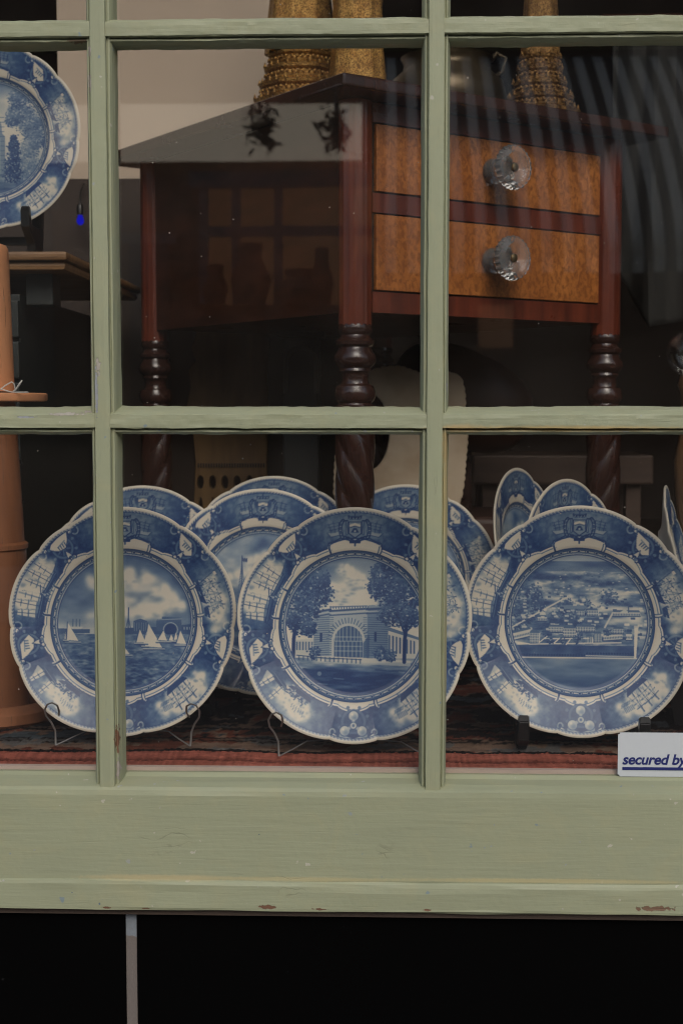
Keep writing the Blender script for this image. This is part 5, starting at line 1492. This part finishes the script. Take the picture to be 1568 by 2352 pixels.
# yellow-brown carved screen
CY = 1.10
def cx_(x, y): p = at(x, y, CY); return (p.x, p.z)
lft = [(452, 1230), (448, 1160), (452, 1060), (446, 990), (432, 930), (440, 890), (436, 850), (452, 830), (444, 800), (452, 770), (458, 752), (610, 752), (618, 800), (612, 850), (616, 930), (612, 1060), (616, 1230)]
out = [cx_(x, y) for x, y in lft]
holes = []
for k in range(6):
    x = 462 + k * 28
    holes.append([cx_(x + 9 * math.cos(a), 1107 + 17 * math.sin(a)) for a in np.linspace(0, 6.2832, 13)[:-1]])
    holes.append([cx_(x + 6 * math.cos(a), 1165 + 26 * math.sin(a)) for a in np.linspace(0, 6.2832, 13)[:-1]])
m_car = wood('carved_walnut', (0.12, 0.062, 0.017), (0.25, 0.14, 0.042), 0.5, (30, 30, 5))
sc = empty('carved_screen', at(530, 1230, CY)); tag(sc, 'pierced yellow-brown carved wooden screen behind the table legs', 'screen')
o = extruded('panel', out, holes, 0.014, Matrix.Translation((0, CY, 0)) @ Matrix.Rotation(R(90), 4, 'X'), m_car, sc); SI = Matrix.Translation(-sc.location); o.matrix_parent_inverse = SI
for k in range(26):
    p = at(456 + k * 6, 1069, CY - 0.010); o = box('dentil', (p.x - 0.0013, CY - 0.0115, p.z - 0.004), (p.x + 0.0013, CY - 0.0075, p.z + 0.004), m_line, sc); o.matrix_parent_inverse = SI
zb = ZR
p = at(470, 1230, CY)
for px in (470, 600):
    p = at(px, 1215, CY); o = box('foot', (p.x - 0.012, CY - 0.02, ZR), (p.x + 0.012, CY + 0.02, p.z), m_car, sc); o.matrix_parent_inverse = SI

# small dark frame with a pale arch
p0 = at(690, 930, 0.98); p0.z = ZR
ar = empty('arched_clock', p0); tag(ar, 'small dark case with a pale arched ring between the left and near table legs', 'clock case')
AI = Matrix.Translation(-p0)
m_grn = plain('dark_grey_metal', (0.035, 0.038, 0.036), 0.5, 0.3, 20); m_plm = plain('worn_pewter', (0.12, 0.12, 0.11), 0.45, 0.2, 30, Metallic=0.3)
a1, a2 = at(650, 880, 1.0), at(732, 775, 1.0)
o = box('case', (a1.x, 1.0, ZR), (a2.x, 1.08, a2.z), m_grn, ar, 0.004); o.matrix_parent_inverse = AI
o = box('cap', (a1.x - 0.01, 0.985, a2.z + 0.0005), (a2.x + 0.01, 1.09, a2.z + 0.014), m_grn, ar, 0.003); o.matrix_parent_inverse = AI
cc = at(692, 838, 0.992)
o = tube('arch', [cc + Vector((-0.027, 0, -0.05))] + [cc + Vector((0.027 * -math.cos(a), 0, 0.030 * math.sin(a))) for a in np.linspace(0, math.pi, 16)] + [cc + Vector((0.027, 0, -0.05))], 0.0045, m_plm, ar, 8); o.matrix_parent_inverse = AI

# rounded brown cushion on a chair form, standing in for a mirrored sleeve
p0 = at(1060, 900, 1.0)
bm = bmesh.new(); bmesh.ops.create_uvsphere(bm, u_segments=36, v_segments=20, radius=1.0)
for v in bm.verts:
    x, y, z = v.co
    f = lambda q, e: math.copysign(abs(q) ** e, q)
    v.co = Vector((f(x, 0.85) * 0.13, f(y, 0.8) * 0.09, f(z, 0.8) * 0.085))
bmesh.ops.transform(bm, matrix=Matrix.Translation((p0.x, 1.02, p0.z - 0.01)) @ Matrix.Rotation(R(24), 4, 'Y'), verts=bm.verts)
m_lea = plain('brown_leather', (0.060, 0.030, 0.022), 0.45, 0.25, 14, 0.1)
ch = empty('sleeve_stand_in', (p0.x, 1.1, ZR)); tag(ch, 'dark brown padded chair form standing in for a mirrored sleeve below the drawers', 'chair')
HI = Matrix.Translation((-p0.x, -1.1, -ZR))
o = from_bm('backrest', bm, m_lea, ch, True); o.matrix_parent_inverse = HI
o = box('seat', (p0.x - 0.14, 0.95, ZR + 0.16), (p0.x + 0.14, 1.2, ZR + 0.21), m_lea, ch, 0.012, 3); o.matrix_parent_inverse = HI
o = box('back_post', (p0.x - 0.02, 1.03, ZR + 0.2), (p0.x + 0.02, 1.07, p0.z), m_mahd, ch, 0.003); o.matrix_parent_inverse = HI
for dx in (-0.12, 0.12):
    for dy in (0.97, 1.17):
        o = box('leg', (p0.x + dx - 0.012, dy - 0.012, ZR - 0.005), (p0.x + dx + 0.012, dy + 0.012, ZR + 0.161), m_mahd, ch, 0.002); o.matrix_parent_inverse = HI

# low brown bench behind the right leg
w0, w1 = at(1085, 1112, 1.30), at(1500, 1046, 1.30)
bn = empty('bench', ((w0.x + w1.x) / 2, 1.4, ZR)); BI = Matrix.Translation((-(w0.x + w1.x) / 2, -1.4, -ZR))
tag(bn, 'low plain brown bench behind the turned plates', 'bench')
m_bn = wood('brown_bench_wood', (0.055, 0.032, 0.022), (0.095, 0.058, 0.040), 0.6, (5, 40, 40))
o = box('top', (w0.x, 1.30, w0.z), (w1.x, 1.55, w1.z), m_bn, bn, 0.004); o.matrix_parent_inverse = BI
for x in (w0.x + 0.02, w1.x - 0.05):
    for y in (1.32, 1.50):
        o = box('leg', (x, y, ZR - 0.006), (x + 0.03, y + 0.03, w0.z - 0.0005), m_bn, bn, 0.002); o.matrix_parent_inverse = BI

# dark grey hanging cloth at the right
CYd = 0.98
vs, fs = [], []
nu, nv = 60, 40
for j in range(nv + 1):
    for i in range(nu + 1):
        q, r_ = i / nu, j / nv
        px = 1405 + q * 420
        bot = 600 + 150 * min(1, q / 0.20) if q < 0.20 else 750 - 60 * (q - 0.2)
        py = 60 + (bot - 60) * r_
        yy = CYd + 0.035 * math.sin(q * 17 + 1) * (0.4 + 0.6 * r_) + 0.012 * math.sin(q * 41 + 3 * r_)
        vs.append(at(px, py, yy))
for j in range(nv):
    for i in range(nu):
        k = j * (nu + 1) + i; fs.append((k, k + 1, k + nu + 2, k + nu + 1))
m_clo = plain('charcoal_cloth', (0.016, 0.016, 0.014), 0.9, 0.2, 60, 0.2)
cl = empty('hanging_cloth', at(1600, 60, CYd)); tag(cl, 'dark grey cloth hanging in folds to a point beside the drawers', 'cloth')
o = mesh('drape', vs, fs, m_clo, cl, True); o.matrix_parent_inverse = Matrix.Translation(-cl.location)
sm = o.modifiers.new('thickness', 'SOLIDIFY'); sm.thickness = 0.003
ra, rb = at(1380, 60, CYd), at(1860, 60, CYd)
o = tube('rail', [Vector((ra.x, CYd, ra.z + 0.01)), Vector((rb.x, CYd, ra.z + 0.01))], 0.010, m_mahd, cl, 12); o.matrix_parent_inverse = Matrix.Translation(-cl.location)

# glass globe on a turned brown stem at the right edge
GYd = 0.62
g0 = at(1578, 1290, GYd); g0.z = ZR
gs = empty('glass_globe_stand', g0); tag(gs, 'clear glass globe on a turned brown stem at the right edge', 'glass globe')
zg = lambda py: at(1578, py, GYd).z - ZR
t = NT('clear_globe_glass'); m_cg = t.bsdf((0.95, 0.96, 0.95), 0.02, None, Transmission_Weight=0.95, IOR=1.45)
rg = 0.037
zc = zg(810)
pr_o = [(rg * math.sin(a), zc - rg * math.cos(a)) for a in np.linspace(0.35, 2.6, 18)]
pr_i = [((rg - 0.002) * math.sin(a), zc - (rg - 0.002) * math.cos(a)) for a in np.linspace(2.6, 0.35, 18)]
lathe('globe', pr_o + pr_i, m_glass2, gs, 40)
m_stem = wood('stem_wood', (0.085, 0.045, 0.022), (0.22, 0.12, 0.055), 0.35, (30, 30, 6), 0.3)
lathe('stem', [(0.05, 0.0), (0.052, 0.008), (0.045, 0.018), (0.018, 0.03), (0.013, 0.06), (0.018, zg(1290)), (0.015, zg(1200)), (0.021, zg(1120)), (0.023, zg(1060)), (0.016, zg(1000)), (0.013, zg(940)), (0.016, zg(900)), (0.020, zg(885)), (0.016, zc - rg + 0.003), (0.006, zc - rg + 0.004)], m_stem, gs, 32)

# small blue lamp glowing in the depth of the shop
p0 = at(185, 512, 1.11)
t = NT('blue_lamp_glow'); em = t.n('Emission', {'Color': (0.005, 0.01, 1.0, 1), 'Strength': 0.32}); t.t.links.new(em.outputs[0], t.out.inputs[0])
bl_ = empty('blue_lamp', p0); tag(bl_, 'small glowing blue lamp in the dark below the upper plate', 'lamp')
lathe('bulb', [(0.001, -0.004), (0.004, -0.003), (0.0065, 0.001), (0.0068, 0.006), (0.005, 0.011), (0.004, 0.014)], t.m, bl_, 24)
o = lathe('socket', [(0.006, 0.0145), (0.006, 0.03), (0.004, 0.034)], m_blk, bl_, 16)
o = tube('cord', [(0, 0, 0.034), (0, 0.01, 0.06), (0, 0.035, 0.075)], 0.002, m_blk, bl_, 6)
